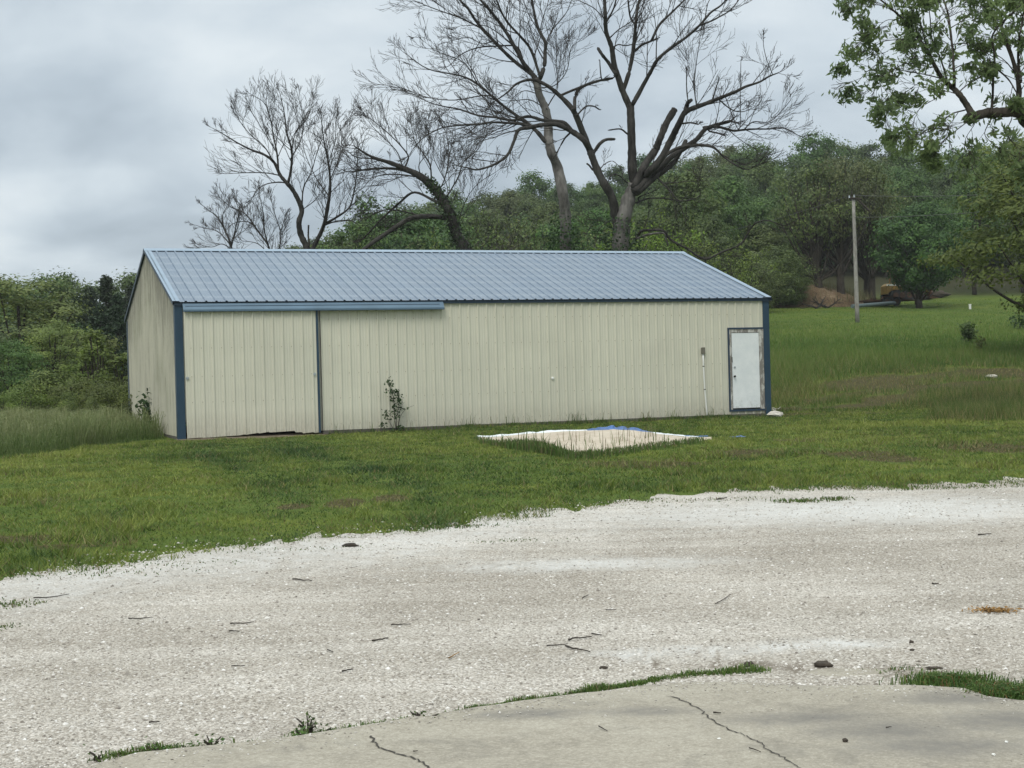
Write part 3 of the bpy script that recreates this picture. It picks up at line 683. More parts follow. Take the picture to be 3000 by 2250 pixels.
# ------------------------------------------------------------------ leaves, blades, trees
def leaf_arrays(C, size, aspect, rg, flat=0.0, droop=0.0, axis=None, nrm=None):
    n = len(C); size = np.broadcast_to(size, (n,)) * (0.7 + 0.6 * rg.random(n))
    a = rg.normal(size=(n, 3)) if axis is None else axis + rg.normal(size=(n, 3)) * 0.5
    a[:, 2] = a[:, 2] * (1 - flat) - droop; a /= np.linalg.norm(a, axis=1, keepdims=True)
    nr = rg.normal(size=(n, 3)) * (1 - flat * 0.7); nr[:, 2] += flat * 1.2
    if nrm is not None: nr = nrm + 0.55 * nr; a = a - nr * ((a * nr).sum(1) / np.maximum((nr * nr).sum(1), 1e-9))[:, None]; a /= np.maximum(np.linalg.norm(a, axis=1, keepdims=True), 1e-6)
    b = np.cross(nr, a); b /= np.maximum(np.linalg.norm(b, axis=1, keepdims=True), 1e-6)
    L = size[:, None] * 0.5; W = L * aspect
    nn = np.cross(a, b)
    V = np.stack([C - a * L, C + b * W + a * L * 0.1 + nn * W * 0.25, C + a * L, C - b * W + a * L * 0.1 + nn * W * 0.25], 1)
    F = np.arange(4 * n).reshape(n, 4)
    return V.reshape(-1, 3), F
def leaves(name, C, size, aspect, m, seed=0, flat=0.0, droop=0.0, parent=None, axis=None, nrm=None):
    V, F = leaf_arrays(np.asarray(C, float), size, aspect, np.random.default_rng(seed), flat, droop, axis, nrm)
    me = mesh(name, V, [F], [m])
    return me if parent is None else link(name, me, parent)

def grow(mb, p, d, L, r, lev, rg, tips=None, upb=0.15, wob=0.22, nch=(6, 5, 4), shr=(0.45, 0.5, 0.5), sides=(5, 4, 3), maxlev=2, rmin=0.006, ang=(0.6, 1.1)):
    """a branch and, level by level, its side branches"""
    ns = 5 if lev < maxlev else 4
    P = [np.array(p, float)]; dirs = []; d = d / np.linalg.norm(d)
    for i in range(ns):
        d = d + rg.normal(size=3) * wob + np.array([0, 0, upb]); d /= np.linalg.norm(d); dirs.append(d); P.append(P[-1] + d * L / ns)
    P = np.array(P); R = np.maximum(np.linspace(r, r * 0.35, ns + 1), rmin)
    mb.tube(P, R, sides[min(lev, 2)], cap=False)
    if tips is not None and lev >= maxlev - 1: tips.append(P[-1]); 
    if tips is not None and lev == maxlev: tips.append(P[-3])
    if lev >= maxlev: return
    n = nch[min(lev, len(nch) - 1)]
    for k in range(n):
        t = 0.22 + 0.76 * (k + rg.random()) / n
        i = min(int(t * ns), ns - 1); q = P[i] + (P[i + 1] - P[i]) * (t * ns - i)
        a = rg.uniform(*ang); ax = np.cross(dirs[i], rg.normal(size=3)); ax /= max(np.linalg.norm(ax), 1e-6)
        nd = dirs[i] * math.cos(a) + ax * math.sin(a)
        grow(mb, q, nd, L * shr[min(lev, 2)] * rg.uniform(0.6, 1.25) * (1.15 - 0.5 * t), max(r * 0.5 * (1.1 - 0.5 * t), rmin), lev + 1, rg, tips, upb, wob, nch, shr, sides, maxlev, rmin, ang)

def smoothline(P, k=4):
    P = np.asarray(P, float); n = len(P)
    if n < 3: return np.array([P[0] + (P[-1] - P[0]) * t for t in np.linspace(0, 1, k + 1)])
    E = np.vstack([2 * P[0] - P[1], P, 2 * P[-1] - P[-2]]); out = []
    for i in range(n - 1):
        a, b, c, d = E[i:i + 4]
        for t in np.arange(k) / k:
            out.append(0.5 * (2 * b + (c - a) * t + (2 * a - 5 * b + 4 * c - d) * t * t + (3 * b - a - 3 * c + d) * t ** 3))
    out.append(P[-1]); return np.array(out)

class Traced:
    """a real tree: limbs are laid out from their outline, each at its own depth, then twigs are grown"""
    def __init__(s, Y, crop, seed):
        s.Y = Y; s.ox, s.oy, s.k = crop; s.rg = np.random.default_rng(seed); s.mb = MB(); s.nodes = []; s.limbs = []; s.base = None
    def limb(s, pts, w0, w1, lean=None, mi=0, twig=1.0, crop=None, root=False, tex=0.10):
        ox, oy, k = crop or (s.ox, s.oy, s.k)
        px = np.array([(ox + a * k, oy + b * k) for a, b in pts])
        Y0 = s.Y
        if s.nodes and not root:
            N = np.vstack(s.nodes); j = np.argmin(((N[:, :2] - px[0]) ** 2).sum(1)); Y0 = N[j, 2]
            if np.linalg.norm(N[j, :2] - px[0]) > 3: px = np.vstack([N[j, :2], px])
        px = smoothline(px, 5)
        seg = np.concatenate([[0], np.cumsum(np.linalg.norm(np.diff(px, axis=0), axis=1))]) * s.Y / FPX
        sl = s.rg.uniform(-0.55, 0.55) if lean is None else lean
        Ys = Y0 + sl * seg * (0.6 + 0.4 * seg / max(seg[-1], 1e-6)) + np.interp(np.arange(len(px)), np.arange(0, len(px) + 5, 5), s.rg.normal(0, 0.12, len(np.arange(0, len(px) + 5, 5)))) * (seg > 0)
        s.nodes.append(np.c_[px, Ys])
        P = np.array([at(a, b, y) for (a, b), y in zip(px, Ys)])
        if root:
            gb = P[0].copy(); gb[2] = terrain(gb[0], gb[1]) - 0.3
            if gb[2] < P[0][2]: P = np.vstack([gb, P])
        R = np.linspace(w0, w1, len(P)) * k * 0.5 * s.Y / FPX
        R = R * (1 + (s.rg.random(len(P)) - 0.5) * tex * 2)
        if root: R[0] *= 1.35
        s.mb.tube(P, np.maximum(R, 0.007), 9 if R[0] > 0.2 else (7 if R[0] > 0.06 else 5), mi)
        s.limbs.append((P, R, twig))
        if root and s.base is None: s.base = P[0]
        return s
    def twigs(s, every=0.55, L=(0.9, 2.2), upb=0.12, rmax=0.11, tips=None, nch=(6, 4, 3), maxlev=2, start=0.15, rmin=0.006, out=0.5):
        tb = MB(); rg = s.rg
        for P, R, tw in s.limbs:
            if tw <= 0: continue
            seg = np.linalg.norm(np.diff(P, axis=0), axis=1); tot = seg.sum(); cum = np.concatenate([[0], np.cumsum(seg)])
            x = tot * start + rg.random() * every
            while x < tot:
                i = min(np.searchsorted(cum, x) - 1, len(P) - 2); i = max(i, 0)
                q = P[i] + (P[i + 1] - P[i]) * ((x - cum[i]) / max(seg[i], 1e-6)); r = np.interp(x, cum, R)
                if r < rmax or rg.random() < 0.22:
                    T = (P[i + 1] - P[i]) / max(seg[i], 1e-6); ax = np.cross(T, rg.normal(size=3)); ax /= max(np.linalg.norm(ax), 1e-6)
                    a = rg.uniform(0.4, 0.95); d = T * math.cos(a) + ax * math.sin(a) + np.array([0, 0, upb])
                    ll = rg.uniform(*L) * (1.15 - 0.62 * x / tot) * tw
                    grow(tb, q, d, ll, min(r * 0.5, 0.009 + ll * 0.008), 0, rg, tips, upb * 0.35, 0.07, nch, (0.62, 0.62, 0.5), (4, 3, 3), maxlev, rmin, (0.3, 0.68))
                x += every * rg.uniform(0.6, 1.4) / max(tw, 0.4)
            # the tip carries on as a spray of twigs
            T = P[-1] - P[-3]; T /= np.linalg.norm(T)
            if R[-1] < 0.07:
                for _ in range(2): grow(tb, P[-1], T + rg.normal(size=3) * 0.25, rg.uniform(*L) * 0.3 * tw, R[-1] * 0.6, 0, rg, tips, upb * 0.35, 0.07, nch, (0.62, 0.62, 0.5), (4, 3, 3), maxlev, rmin, (0.3, 0.68))
        return tb
    def finish(s, name, label, cat, mats, tb=None, twigmat=None, group=None):
        b = s.base if s.base is not None else s.limbs[0][0][0]
        root = empty(name, b); tag(root, label, cat, group)
        for v in (s.mb, tb):
            if v is not None: v.V = [a - b for a in v.V]
        s.mb.build('trunk', mats, root, True)
        if tb is not None and tb.n: tb.build('twigs', [twigmat or MT['twigbark']], root)
        s.b = b; return root

C3 = (500, 0, 0.45809); C4 = (1400, 0, 0.45809); CR = (2400, 0, 0.36166); C6 = (1500, 450, 800 / 2212)

def ivy_on(P, R, n, rg, spread=0.25):
    k = rg.integers(0, len(P) - 1, n); t = rg.random((n, 1)); C = P[k] + (P[k + 1] - P[k]) * t
    r = (R[k] + spread * rg.random(n) ** 2)[:, None]; d = rg.normal(size=(n, 3)); d /= np.linalg.norm(d, axis=1, keepdims=True)
    return C + d * r

# --- the big half-dead tree behind the shed
def big_dead_tree():
    T = Traced(58, C4, 11)
    T.limb([(918, 1900), (915, 1640), (920, 1480), (938, 1380), (965, 1270), (1000, 1180)], 130, 74, 0.0, 1, 0.0, root=True, tex=0.16)
    T.limb([(905, 1560), (895, 1450), (880, 1380), (860, 1270), (805, 1170), (760, 1080), (722, 980), (680, 870), (628, 740), (590, 680), (510, 600), (430, 540), (340, 510), (250, 535), (190, 590), (120, 640)], 74, 7, -0.12, 0, 0.8)
    T.limb([(1000, 1180), (988, 1080), (985, 950), (980, 800), (975, 680)], 62, 50, 0.05, 0, 0.25)
    T.limb([(975, 690), (930, 590), (900, 500), (870, 400), (855, 300), (820, 200), (815, 100), (810, 0), (800, -90), (770, -220)], 48, 14, -0.2)
    T.limb([(930, 575), (965, 470), (990, 350), (1000, 250), (1012, 120), (1025, 40), (1050, -60), (1080, -200)], 34, 12, 0.2)
    T.limb([(1000, 650), (1060, 540), (1110, 450), (1150, 380), (1230, 310), (1330, 240), (1420, 160), (1490, 80), (1560, 30), (1640, -60)], 32, 9, -0.25)
    T.limb([(1420, 160), (1480, 140), (1540, 110), (1620, 60), (1690, -30)], 14, 6)
    T.limb([(1000, 330), (1045, 290), (1090, 270), (1150, 247)], 20, 12, twig=0.2)
    T.limb([(1110, 262), (1160, 160), (1240, 80), (1340, -20), (1420, -120)], 19, 8)
    T.limb([(868, 300), (900, 285), (940, 292), (985, 285)], 10, 7)
    T.limb([(845, 240), (900, 190), (975, 142)], 11, 6)
    T.limb([(828, 130), (870, 50), (890, -30), (930, -160)], 16, 7)
    T.limb([(1010, 160), (975, 110), (960, 0), (950, -90)], 17, 8)
    T.limb([(880, 470), (835, 400), (795, 350), (768, 308)], 26, 20, 0.2, twig=0.1)
    T.limb([(800, 110), (740, 50), (640, 0), (560, -40)], 9, 4)
    T.limb([(1345, 390), (1290, 200), (1300, 60)], 5, 3)
    T.limb([(1000, 1190), (1050, 1090), (1085, 1030), (1135, 960), (1160, 900), (1192, 820), (1222, 760), (1258, 700)], 52, 44, 0.35, 0, 0.25)
    T.limb([(1005, 1200), (1060, 1130), (1110, 1085), (1180, 1000), (1232, 900), (1282, 800), (1322, 722), (1380, 690), (1450, 665), (1540, 630), (1640, 590), (1710, 555), (1800, 525), (1860, 490), (1925, 464)], 60, 7, -0.15)
    T.limb([(1885, 475), (1850, 390), (1828, 300), (1825, 235)], 6, 3, twig=0.5)
    T.limb([(1325, 725), (1335, 680), (1345, 655), (1365, 640)], 32, 24, 0.2, twig=0.1)
    T.limb([(1400, 690), (1385, 560), (1395, 420), (1420, 250)], 10, 4)
    T.limb([(1345, 660), (1335, 560), (1335, 460)], 10, 6, twig=0.5)
    T.limb([(1500, 640), (1520, 570), (1540, 515)], 11, 7, twig=0.3)
    T.limb([(1670, 830), (1678, 600), (1682, 395)], 6, 4, twig=0.3)
    T.limb([(1012, 1215), (1110, 1120), (1230, 1010), (1330, 940), (1400, 890), (1450, 830), (1520, 800), (1612, 775)], 50, 22, 0.25)
    T.limb([(1180, 1010), (1270, 950), (1390, 930), (1500, 940), (1570, 1000), (1640, 1050), (1720, 1085), (1785, 1055)], 26, 5, -0.3)
    T.limb([(1450, 815), (1540, 812), (1630, 835), (1700, 830), (1780, 825), (1860, 825), (1960, 820), (2060, 872)], 22, 5, -0.2)
    T.limb([(1700, 830), (1760, 780), (1860, 780), (1935, 718), (2000, 640)], 9, 4)
    T.limb([(1480, 838), (1530, 850), (1582, 868)], 14, 10, twig=0.3)
    T.limb([(1310, 790), (1360, 785), (1410, 795)], 14, 10, twig=0.3)
    T.limb([(1540, 635), (1620, 700), (1690, 715), (1760, 690)], 10, 4)
    T.limb([(1020, 1230), (1140, 1130), (1250, 1040), (1300, 960), (1330, 900)], 44, 26, 0.55, 0, 0.4)
    # left limb's family
    T.limb([(728, 975), (680, 900), (600, 840), (520, 800), (440, 795), (330, 815), (260, 832), (232, 900), (190, 990), (110, 1050), (0, 1085), (-60, 1075), (-130, 1060)], 46, 6, -0.2)
    T.limb([(605, 845), (560, 790), (500, 775), (420, 770), (320, 745), (220, 770), (120, 752), (0, 738), (-115, 700), (-220, 680), (-310, 655), (-420, 600)], 30, 4, 0.15)
    T.limb([(330, 805), (250, 790), (100, 782), (0, 795), (-110, 800), (-220, 815), (-300, 850), (-370, 900), (-440, 990)], 20, 4, -0.1)
    T.limb([(250, 835), (180, 850), (100, 880), (20, 905), (-50, 960)], 9, 3)
    T.limb([(0, 795), (-60, 850), (-110, 880)], 9, 3)
    T.limb([(745, 968), (780, 920), (820, 893), (876, 890)], 26, 18, 0.15, twig=0.05)
    T.limb([(618, 700), (622, 620), (660, 560), (760, 520), (862, 500)], 27, 15, 0.25, twig=0.5)
    T.limb([(530, 610), (620, 572), (700, 540), (770, 520)], 18, 12, 0.4, twig=0.6)
    T.limb([(636, 735), (690, 682), (740, 680), (776, 700)], 13, 9, twig=0.2)
    T.limb([(955, 855), (912, 825), (840, 832)], 15, 9, twig=0.1)
    T.limb([(790, 500), (783, 440), (780, 390)], 10, 7, twig=0.1)
    T.limb([(735, 1085), (715, 1060), (697, 1046)], 14, 12, twig=0)
    T.limb([(780, 1085), (810, 1050), (860, 1030), (900, 1060)], 9, 4, twig=0.4)
    T.limb([(960, 1170), (900, 1120), (850, 1125), (830, 1170)], 10, 6, twig=0.3)
    T.limb([(600, 840), (560, 880), (530, 930), (498, 990)], 14, 7, twig=0.4)
    # lower right: limbs in front of the wood
    T.limb([(1000, 1300), (1090, 1270), (1200, 1270), (1280, 1290), (1310, 1360)], 14, 6)
    T.limb([(1180, 1170), (1230, 1220), (1280, 1280), (1350, 1280), (1420, 1250), (1410, 1190)], 14, 5)
    T.limb([(1030, 1260), (1110, 1230), (1180, 1190)], 10, 5)
    T.limb([(900, 1520), (950, 1545), (985, 1560), (1040, 1482), (1110, 1472), (1190, 1477), (1230, 1530), (1340, 1592), (1450, 1655), (1560, 1612), (1680, 1560), (1740, 1470), (1780, 1425), (1850, 1410), (1950, 1442)], 22, 7, -0.15, 0, 0.8)
    T.limb([(1020, 1525), (1080, 1502), (1185, 1492), (1205, 1530), (1218, 1570)], 17, 12, -0.1, 1, 0.0)
    T.limb([(1450, 1655), (1470, 1720), (1490, 1800)], 10, 6)
    T.limb([(875, 1395), (800, 1440), (760, 1490)], 8, 3)
    tb = T.twigs(0.40, (0.8, 2.3), 0.12, 0.10, nch=(5, 3), maxlev=2, rmin=0.0062)
    root = T.finish('dead_tree', 'huge half-dead bare tree with a forked pale peeling trunk and broken limbs', 'tree', [MT['deadbark'], MT['palebark']], tb)
    P = np.array([[-1.0, 0, 0.3], [-0.4, -0.3, 3.0], [-0.05, -0.2, 4.2], [0.1, -0.2, 5.5]]); rg = np.random.default_rng(3)
    leaves('ivy', ivy_on(P, np.array([0.9, 0.8, 0.66, 0.36]), 2600, rg, 0.18), 0.12, 0.8, MT['ivy'], 4, 0.2, 0.3, root)
big_dead_tree()

def second_dead_tree():
    T = Traced(65, C4, 23)
    T.limb([(562, 1900), (560, 1560), (560, 1400), (545, 1250), (512, 1080), (472, 980), (452, 880), (450, 780), (430, 690), (392, 600), (372, 500)], 78, 44, 0.0, 1, 0.0, root=True, tex=0.12)
    T.limb([(372, 505), (330, 450), (290, 400), (230, 290), (150, 160), (80, 70), (0, -20), (-60, -90)], 32, 13, -0.2)
    T.limb([(392, 510), (425, 420), (430, 330), (430, 270), (385, 180), (360, 80), (340, -40), (330, -140)], 32, 12, 0.2)
    T.limb([(362, 490), (220, 380), (100, 260), (0, 150), (-60, 60), (-115, 0), (-150, -80)], 25, 11, 0.1)
    T.limb([(395, 480), (340, 320), (270, 230), (180, 130), (120, 0), (90, -100)], 22, 9, -0.3)
    T.limb([(290, 400), (250, 300), (130, 295), (0, 305), (-110, 350), (-180, 420)], 14, 4)
    T.limb([(40, 190), (-110, 115), (-260, 62), (-420, 0)], 12, 4)
    T.limb([(432, 905), (385, 850), (330, 800), (220, 720), (130, 650), (0, 540), (-110, 485), (-320, 440), (-480, 330)], 34, 4, -0.1)
    T.limb([(0, 540), (-90, 400), (-260, 330), (-310, 290)], 8, 3)
    T.limb([(150, 665), (60, 610), (-150, 640), (-330, 620), (-500, 560), (-650, 560)], 9, 3)
    T.limb([(440, 690), (470, 640), (510, 560), (505, 430), (500, 180)], 12, 4)
    T.limb([(430, 300), (470, 200), (560, 90), (600, 0)], 10, 4)
    T.limb([(385, 190), (330, 100), (290, 0)], 8, 4)
    T.limb([(180, 130), (190, 40), (230, -60)], 8, 4)
    T.limb([(430, 560), (500, 540), (570, 450), (600, 300), (680, 250)], 9, 3)
    T.limb([(440, 700), (340, 640), (250, 640), (150, 640), (80, 560)], 9, 3)
    T.limb([(380, 600), (300, 580), (230, 620), (180, 690)], 8, 3)
    T.limb([(100, 260), (30, 280), (-60, 240), (-160, 260)], 8, 3)
    T.limb([(230, 290), (100, 190), (20, 160), (-110, 165)], 9, 3)
    tb = T.twigs(0.36, (0.9, 2.5), 0.14, 0.10, nch=(5, 3), maxlev=2, rmin=0.0066)
    root = T.finish('dead_tree', 'tall bare tree with one leaning grey trunk, left of the forked tree', 'tree', [MT['deadbark'], MT['palebark']], tb)
    P = np.array([[0, 0, 0.3], [0.0, -0.1, 3.5], [0.0, -0.1, 5.0], [0.0, -0.1, 6.4]]); rg = np.random.default_rng(5)
    leaves('ivy', ivy_on(P, np.array([1.2, 0.9, 0.62, 0.30]), 2400, rg, 0.16), 0.12, 0.8, MT['ivy'], 4, 0.2, 0.3, root)
second_dead_tree()

def ivy_tree():
    T = Traced(62, C3, 31)
    T.limb([(1960, 1900), (1900, 1640), (1830, 1500), (1770, 1330), (1690, 1210), (1600, 1130), (1500, 1080), (1400, 1040), (1280, 1000), (1175, 935)], 92, 8, -0.1, 0, 0.7, root=True)
    main = (T.limbs[0][0].copy(), T.limbs[0][1].copy())
    T.limb([(1560, 1110), (1440, 1080), (1280, 1080), (1150, 1100), (1085, 1080)], 22, 4, 0.2)
    T.limb([(1580, 1130), (1450, 1115), (1350, 1120), (1270, 1142)], 14, 5, -0.2)
    T.limb([(1400, 1045), (1290, 1015), (1190, 1005), (1120, 960)], 12, 4, 0.3)
    T.limb([(1500, 1065), (1520, 1000), (1470, 930), (1400, 860), (1330, 800), (1250, 740)], 13, 4)
    T.limb([(1665, 1180), (1660, 1060), (1600, 960), (1560, 900), (1540, 800)], 13, 4)
    T.limb([(1700, 1240), (1750, 1150), (1780, 1000), (1765, 850)], 12, 4)
    T.limb([(1755, 1275), (1840, 1130), (1870, 1040), (1960, 960), (2010, 880)], 12, 4)
    T.limb([(1770, 1300), (1765, 1180), (1680, 1000), (1700, 850)], 9, 3)
    T.limb([(1600, 1130), (1590, 1050), (1660, 950), (1640, 800)], 8, 3)
    T.limb([(1480, 1055), (1440, 960), (1310, 830), (1270, 780)], 9, 3)
    T.limb([(1770, 1390), (1700, 1385), (1600, 1380), (1480, 1350), (1380, 1340), (1290, 1372)], 18, 7, 0.2)
    T.limb([(1790, 1400), (1680, 1385), (1540, 1395), (1400, 1480), (1280, 1560), (1180, 1640)], 34, 26, -0.3, 0, 0.5)
    T.limb([(1700, 1290), (1560, 1230), (1460, 1300), (1350, 1400), (1230, 1530)], 20, 10, 0.3, 0, 0.6)
    T.limb([(1820, 1500), (1880, 1300), (1960, 1180), (2080, 1100)], 8, 3)
    tb = T.twigs(0.34, (0.9, 2.4), 0.22, 0.10, nch=(5, 3), maxlev=2, rmin=0.0062)
    root = T.finish('dead_tree', 'bare tree leaning left, its trunk wrapped in dark ivy', 'tree', [MT['deadbark']], tb)
    rg = np.random.default_rng(6)
    leaves('ivy', ivy_on(main[0][:25] - T.b, main[1][:25] * 0.75, 2600, rg, 0.26), 0.11, 0.8, MT['ivy'], 4, 0.1, 0.4, root)
ivy_tree()

def left_bare_trees():
    T = Traced(72, C3, 41)
    T.limb([(900, 1900), (895, 1700), (872, 1590), (832, 1500), (820, 1420), (838, 1340), (790, 1230), (742, 1170), (700, 1120), (662, 1040), (600, 990), (520, 960), (430, 915), (340, 860), (265, 818)], 48, 3, -0.1, 0, 0.8, root=True)
    T.limb([(885, 1570), (880, 1500), (882, 1440)], 14, 11, twig=0)
    T.limb([(742, 1170), (690, 1165), (610, 1178), (550, 1215), (520, 1272)], 11, 3)
    T.limb([(702, 1122), (600, 1105), (480, 1105), (345, 1112)], 9, 3)
    T.limb([(690, 1100), (680, 980), (655, 860), (640, 770), (600, 660), (510, 600)], 13, 3)
    T.limb([(660, 1040), (600, 940), (500, 850), (410, 730)], 10, 3)
    T.limb([(680, 980), (620, 880), (520, 720)], 8, 3)
    T.limb([(750, 1175), (770, 1080), (775, 960), (742, 850), (730, 740), (700, 600)], 19, 4)
    T.limb([(770, 1010), (830, 900), (850, 780), (812, 600)], 10, 3)
    T.limb([(775, 960), (800, 850), (880, 740), (905, 650)], 8, 3)
    T.limb([(838, 1340), (850, 1200), (900, 1100), (940, 960), (985, 850)], 11, 3)
    T.limb([(835, 1345), (900, 1300), (960, 1240)], 7, 3)
    T.limb([(880, 1640), (930, 1550), (980, 1440), (1008, 1310), (1020, 1180), (1010, 1050), (980, 900), (965, 770)], 36, 4)
    T.limb([(982, 1435), (1060, 1390), (1140, 1330), (1170, 1240), (1190, 1100), (1200, 960)], 17, 4)
    T.limb([(985, 1440), (1060, 1415), (1150, 1410), (1205, 1442)], 10, 5)
    T.limb([(1010, 1250), (950, 1170), (900, 1080), (860, 980), (840, 880)], 10, 3)
    T.limb([(1020, 1150), (1080, 1000), (1095, 850)], 8, 3)
    T.limb([(1010, 1050), (1050, 900), (1060, 760)], 7, 3)
    T.limb([(1165, 1250), (1230, 1200), (1290, 1130)], 6, 3)
    tb = T.twigs(0.32, (0.9, 2.4), 0.2, 0.10, nch=(5, 3), maxlev=2, rmin=0.0066)
    T.finish('bare_tree', 'wide bare tree with two stems standing past the middle of the shed roof', 'tree', [MT['deadbark']], tb)
    T = Traced(80, C3, 43)
    T.limb([(400, 1900), (395, 1700), (388, 1580), (350, 1480), (300, 1390), (245, 1345), (200, 1310)], 19, 3, 0.1, 0, 1, root=True)
    T.limb([(390, 1570), (420, 1440), (440, 1330), (410, 1250)], 13, 3)
    T.limb([(350, 1480), (330, 1390), (370, 1300)], 8, 3)
    T.limb([(380, 1560), (300, 1480), (220, 1460), (160, 1440)], 8, 3)
    T.limb([(395, 1600), (330, 1560), (260, 1580), (170, 1560)], 7, 3)
    T.limb([(390, 1540), (450, 1480), (470, 1380)], 7, 3)
    tb = T.twigs(0.30, (0.7, 1.6), 0.2, 0.10, nch=(5, 3), maxlev=2, rmin=0.0066)
    T.finish('bare_tree', 'smallest bare round-topped tree, leftmost above the shed roof', 'tree', [MT['deadbark']], tb)
    T = Traced(76, C3, 45)
    T.limb([(680, 1900), (650, 1700), (628, 1580), (560, 1480), (480, 1370), (380, 1320), (300, 1250)], 19, 3, 0.1, 0, 1, root=True)
    T.limb([(640, 1620), (600, 1480), (590, 1350), (560, 1230)], 10, 3)
    T.limb([(660, 1680), (700, 1560), (705, 1480), (735, 1380)], 12, 3)
    T.limb([(560, 1480), (500, 1420), (400, 1430), (330, 1500)], 8, 3)
    T.limb([(640, 1640), (560, 1560), (460, 1540)], 8, 3)
    T.limb([(705, 1480), (670, 1380), (640, 1260)], 7, 3)
    tb = T.twigs(0.30, (0.7, 1.6), 0.2, 0.10, nch=(5, 3), maxlev=2, rmin=0.0066)
    T.finish('bare_tree', 'low spreading bare tree between the smallest bare tree and the two-stemmed one', 'tree', [MT['deadbark']], tb)
left_bare_trees()

# --- leafy tree whose boughs hang in from the top right
def walnut():
    T = Traced(34, CR, 51)
    T.limb([(1850, 3400), (1850, 2200), (1840, 1500), (1800, 1050), (1760, 960)], 230, 130, 0.0, 0, 0, root=True)
    T.limb([(1780, 980), (1680, 930), (1600, 905), (1480, 912), (1370, 915), (1260, 940), (1205, 945)], 115, 62, -0.25, 0, 0.3)
    T.limb([(1240, 935), (1195, 850), (1140, 770), (1080, 710), (1010, 650), (950, 560), (870, 400), (810, 320), (740, 230), (640, 120), (500, 0), (420, -60)], 62, 9, -0.2)
    T.limb([(1095, 715), (1090, 560), (1080, 400), (1060, 230), (1040, 100), (1000, -20), (960, -150)], 26, 12, 0.3)
    T.limb([(1040, 680), (1010, 560), (960, 420), (910, 300), (900, 160), (880, 0)], 16, 7)
    T.limb([(870, 390), (840, 260), (800, 120), (760, 0), (740, -100)], 16, 7)
    T.limb([(820, 325), (680, 320), (520, 335), (420, 400), (330, 430), (235, 492)], 11, 3)
    T.limb([(905, 545), (800, 520), (700, 515), (610, 560), (540, 620), (500, 680), (510, 770), (490, 850)], 12, 3)
    T.limb([(620, 555), (520, 500), (400, 570), (300, 680)], 6, 3)
    T.limb([(1185, 890), (1080, 920), (1000, 980), (920, 1050), (800, 1090), (660, 1085)], 14, 4)
    T.limb([(1000, 980), (1060, 1080), (960, 1200)], 8, 3)
    T.limb([(1250, 950), (1130, 1040), (1040, 1110), (960, 1180)], 9, 4)
    T.limb([(1400, 950), (1340, 1080), (1400, 1160), (1440, 1200)], 10, 4)
    T.limb([(1680, 1010), (1640, 980), (1610, 860), (1620, 750), (1600, 600), (1560, 460), (1500, 300), (1480, 200), (1550, 120), (1650, 30)], 62, 14, 0.2)
    T.limb([(1635, 650), (1612, 500), (1622, 300), (1650, 150), (1660, 0)], 27, 12, -0.2)
    T.limb([(1395, 900), (1405, 790), (1410, 620), (1420, 450), (1400, 300), (1480, 170), (1520, 60)], 26, 10, -0.35)
    T.limb([(1440, 560), (1530, 640), (1595, 745)], 15, 12, 0.1)
    T.limb([(1100, 400), (1000, 330), (880, 290), (800, 320)], 8, 4)
    T.limb([(1080, 360), (1190, 355), (1290, 420), (1340, 480)], 9, 4)
    T.limb([(1060, 230), (1180, 150), (1250, 60), (1300, -30)], 9, 4)
    T.limb([(1040, 90), (1150, 40), (1300, 50)], 7, 3)
    T.limb([(1140, 770), (1020, 740), (940, 800), (840, 860), (740, 960), (640, 1060)], 9, 3)
    T.limb([(1000, 650), (900, 690), (800, 680), (700, 750)], 7, 3)
    T.limb([(700, 180), (560, 160), (460, 230)], 6, 3)
    T.limb([(600, 90), (480, 40), (330, 60)], 6, 3)
    T.limb([(1260, 1000), (1180, 1150), (1260, 1290)], 8, 3)
    T.limb([(1560, 960), (1520, 1080), (1600, 1200), (1640, 1300)], 10, 4)
    tips = []
    tb = T.twigs(0.30, (0.45, 1.15), -0.02, 0.12, tips=tips, nch=(4, 3), maxlev=2, rmin=0.005)
    root = T.finish('walnut_tree', 'leafy tree reaching in from the top right corner with dark crooked boughs', 'tree', [MT['bark']], tb, MT['bark'])
    rg = np.random.default_rng(8)
    tips = np.array(tips) - T.b
    tips = tips[rg.random(len(tips)) < 0.22]
    n = 9; C = np.repeat(tips, n, 0) + rg.normal(size=(len(tips) * n, 3)) * np.array([0.085, 0.085, 0.06]) - np.array([0, 0, 0.07])
    ax = np.repeat(rg.normal(size=(len(tips), 3)), n, 0) * 0.5 + rg.normal(size=(len(C), 3)) * 0.7
    leaves('leaves', C, 0.17, 0.34, MT['leaf_pecan'], 9, 0.0, 0.55, root, ax)
walnut()

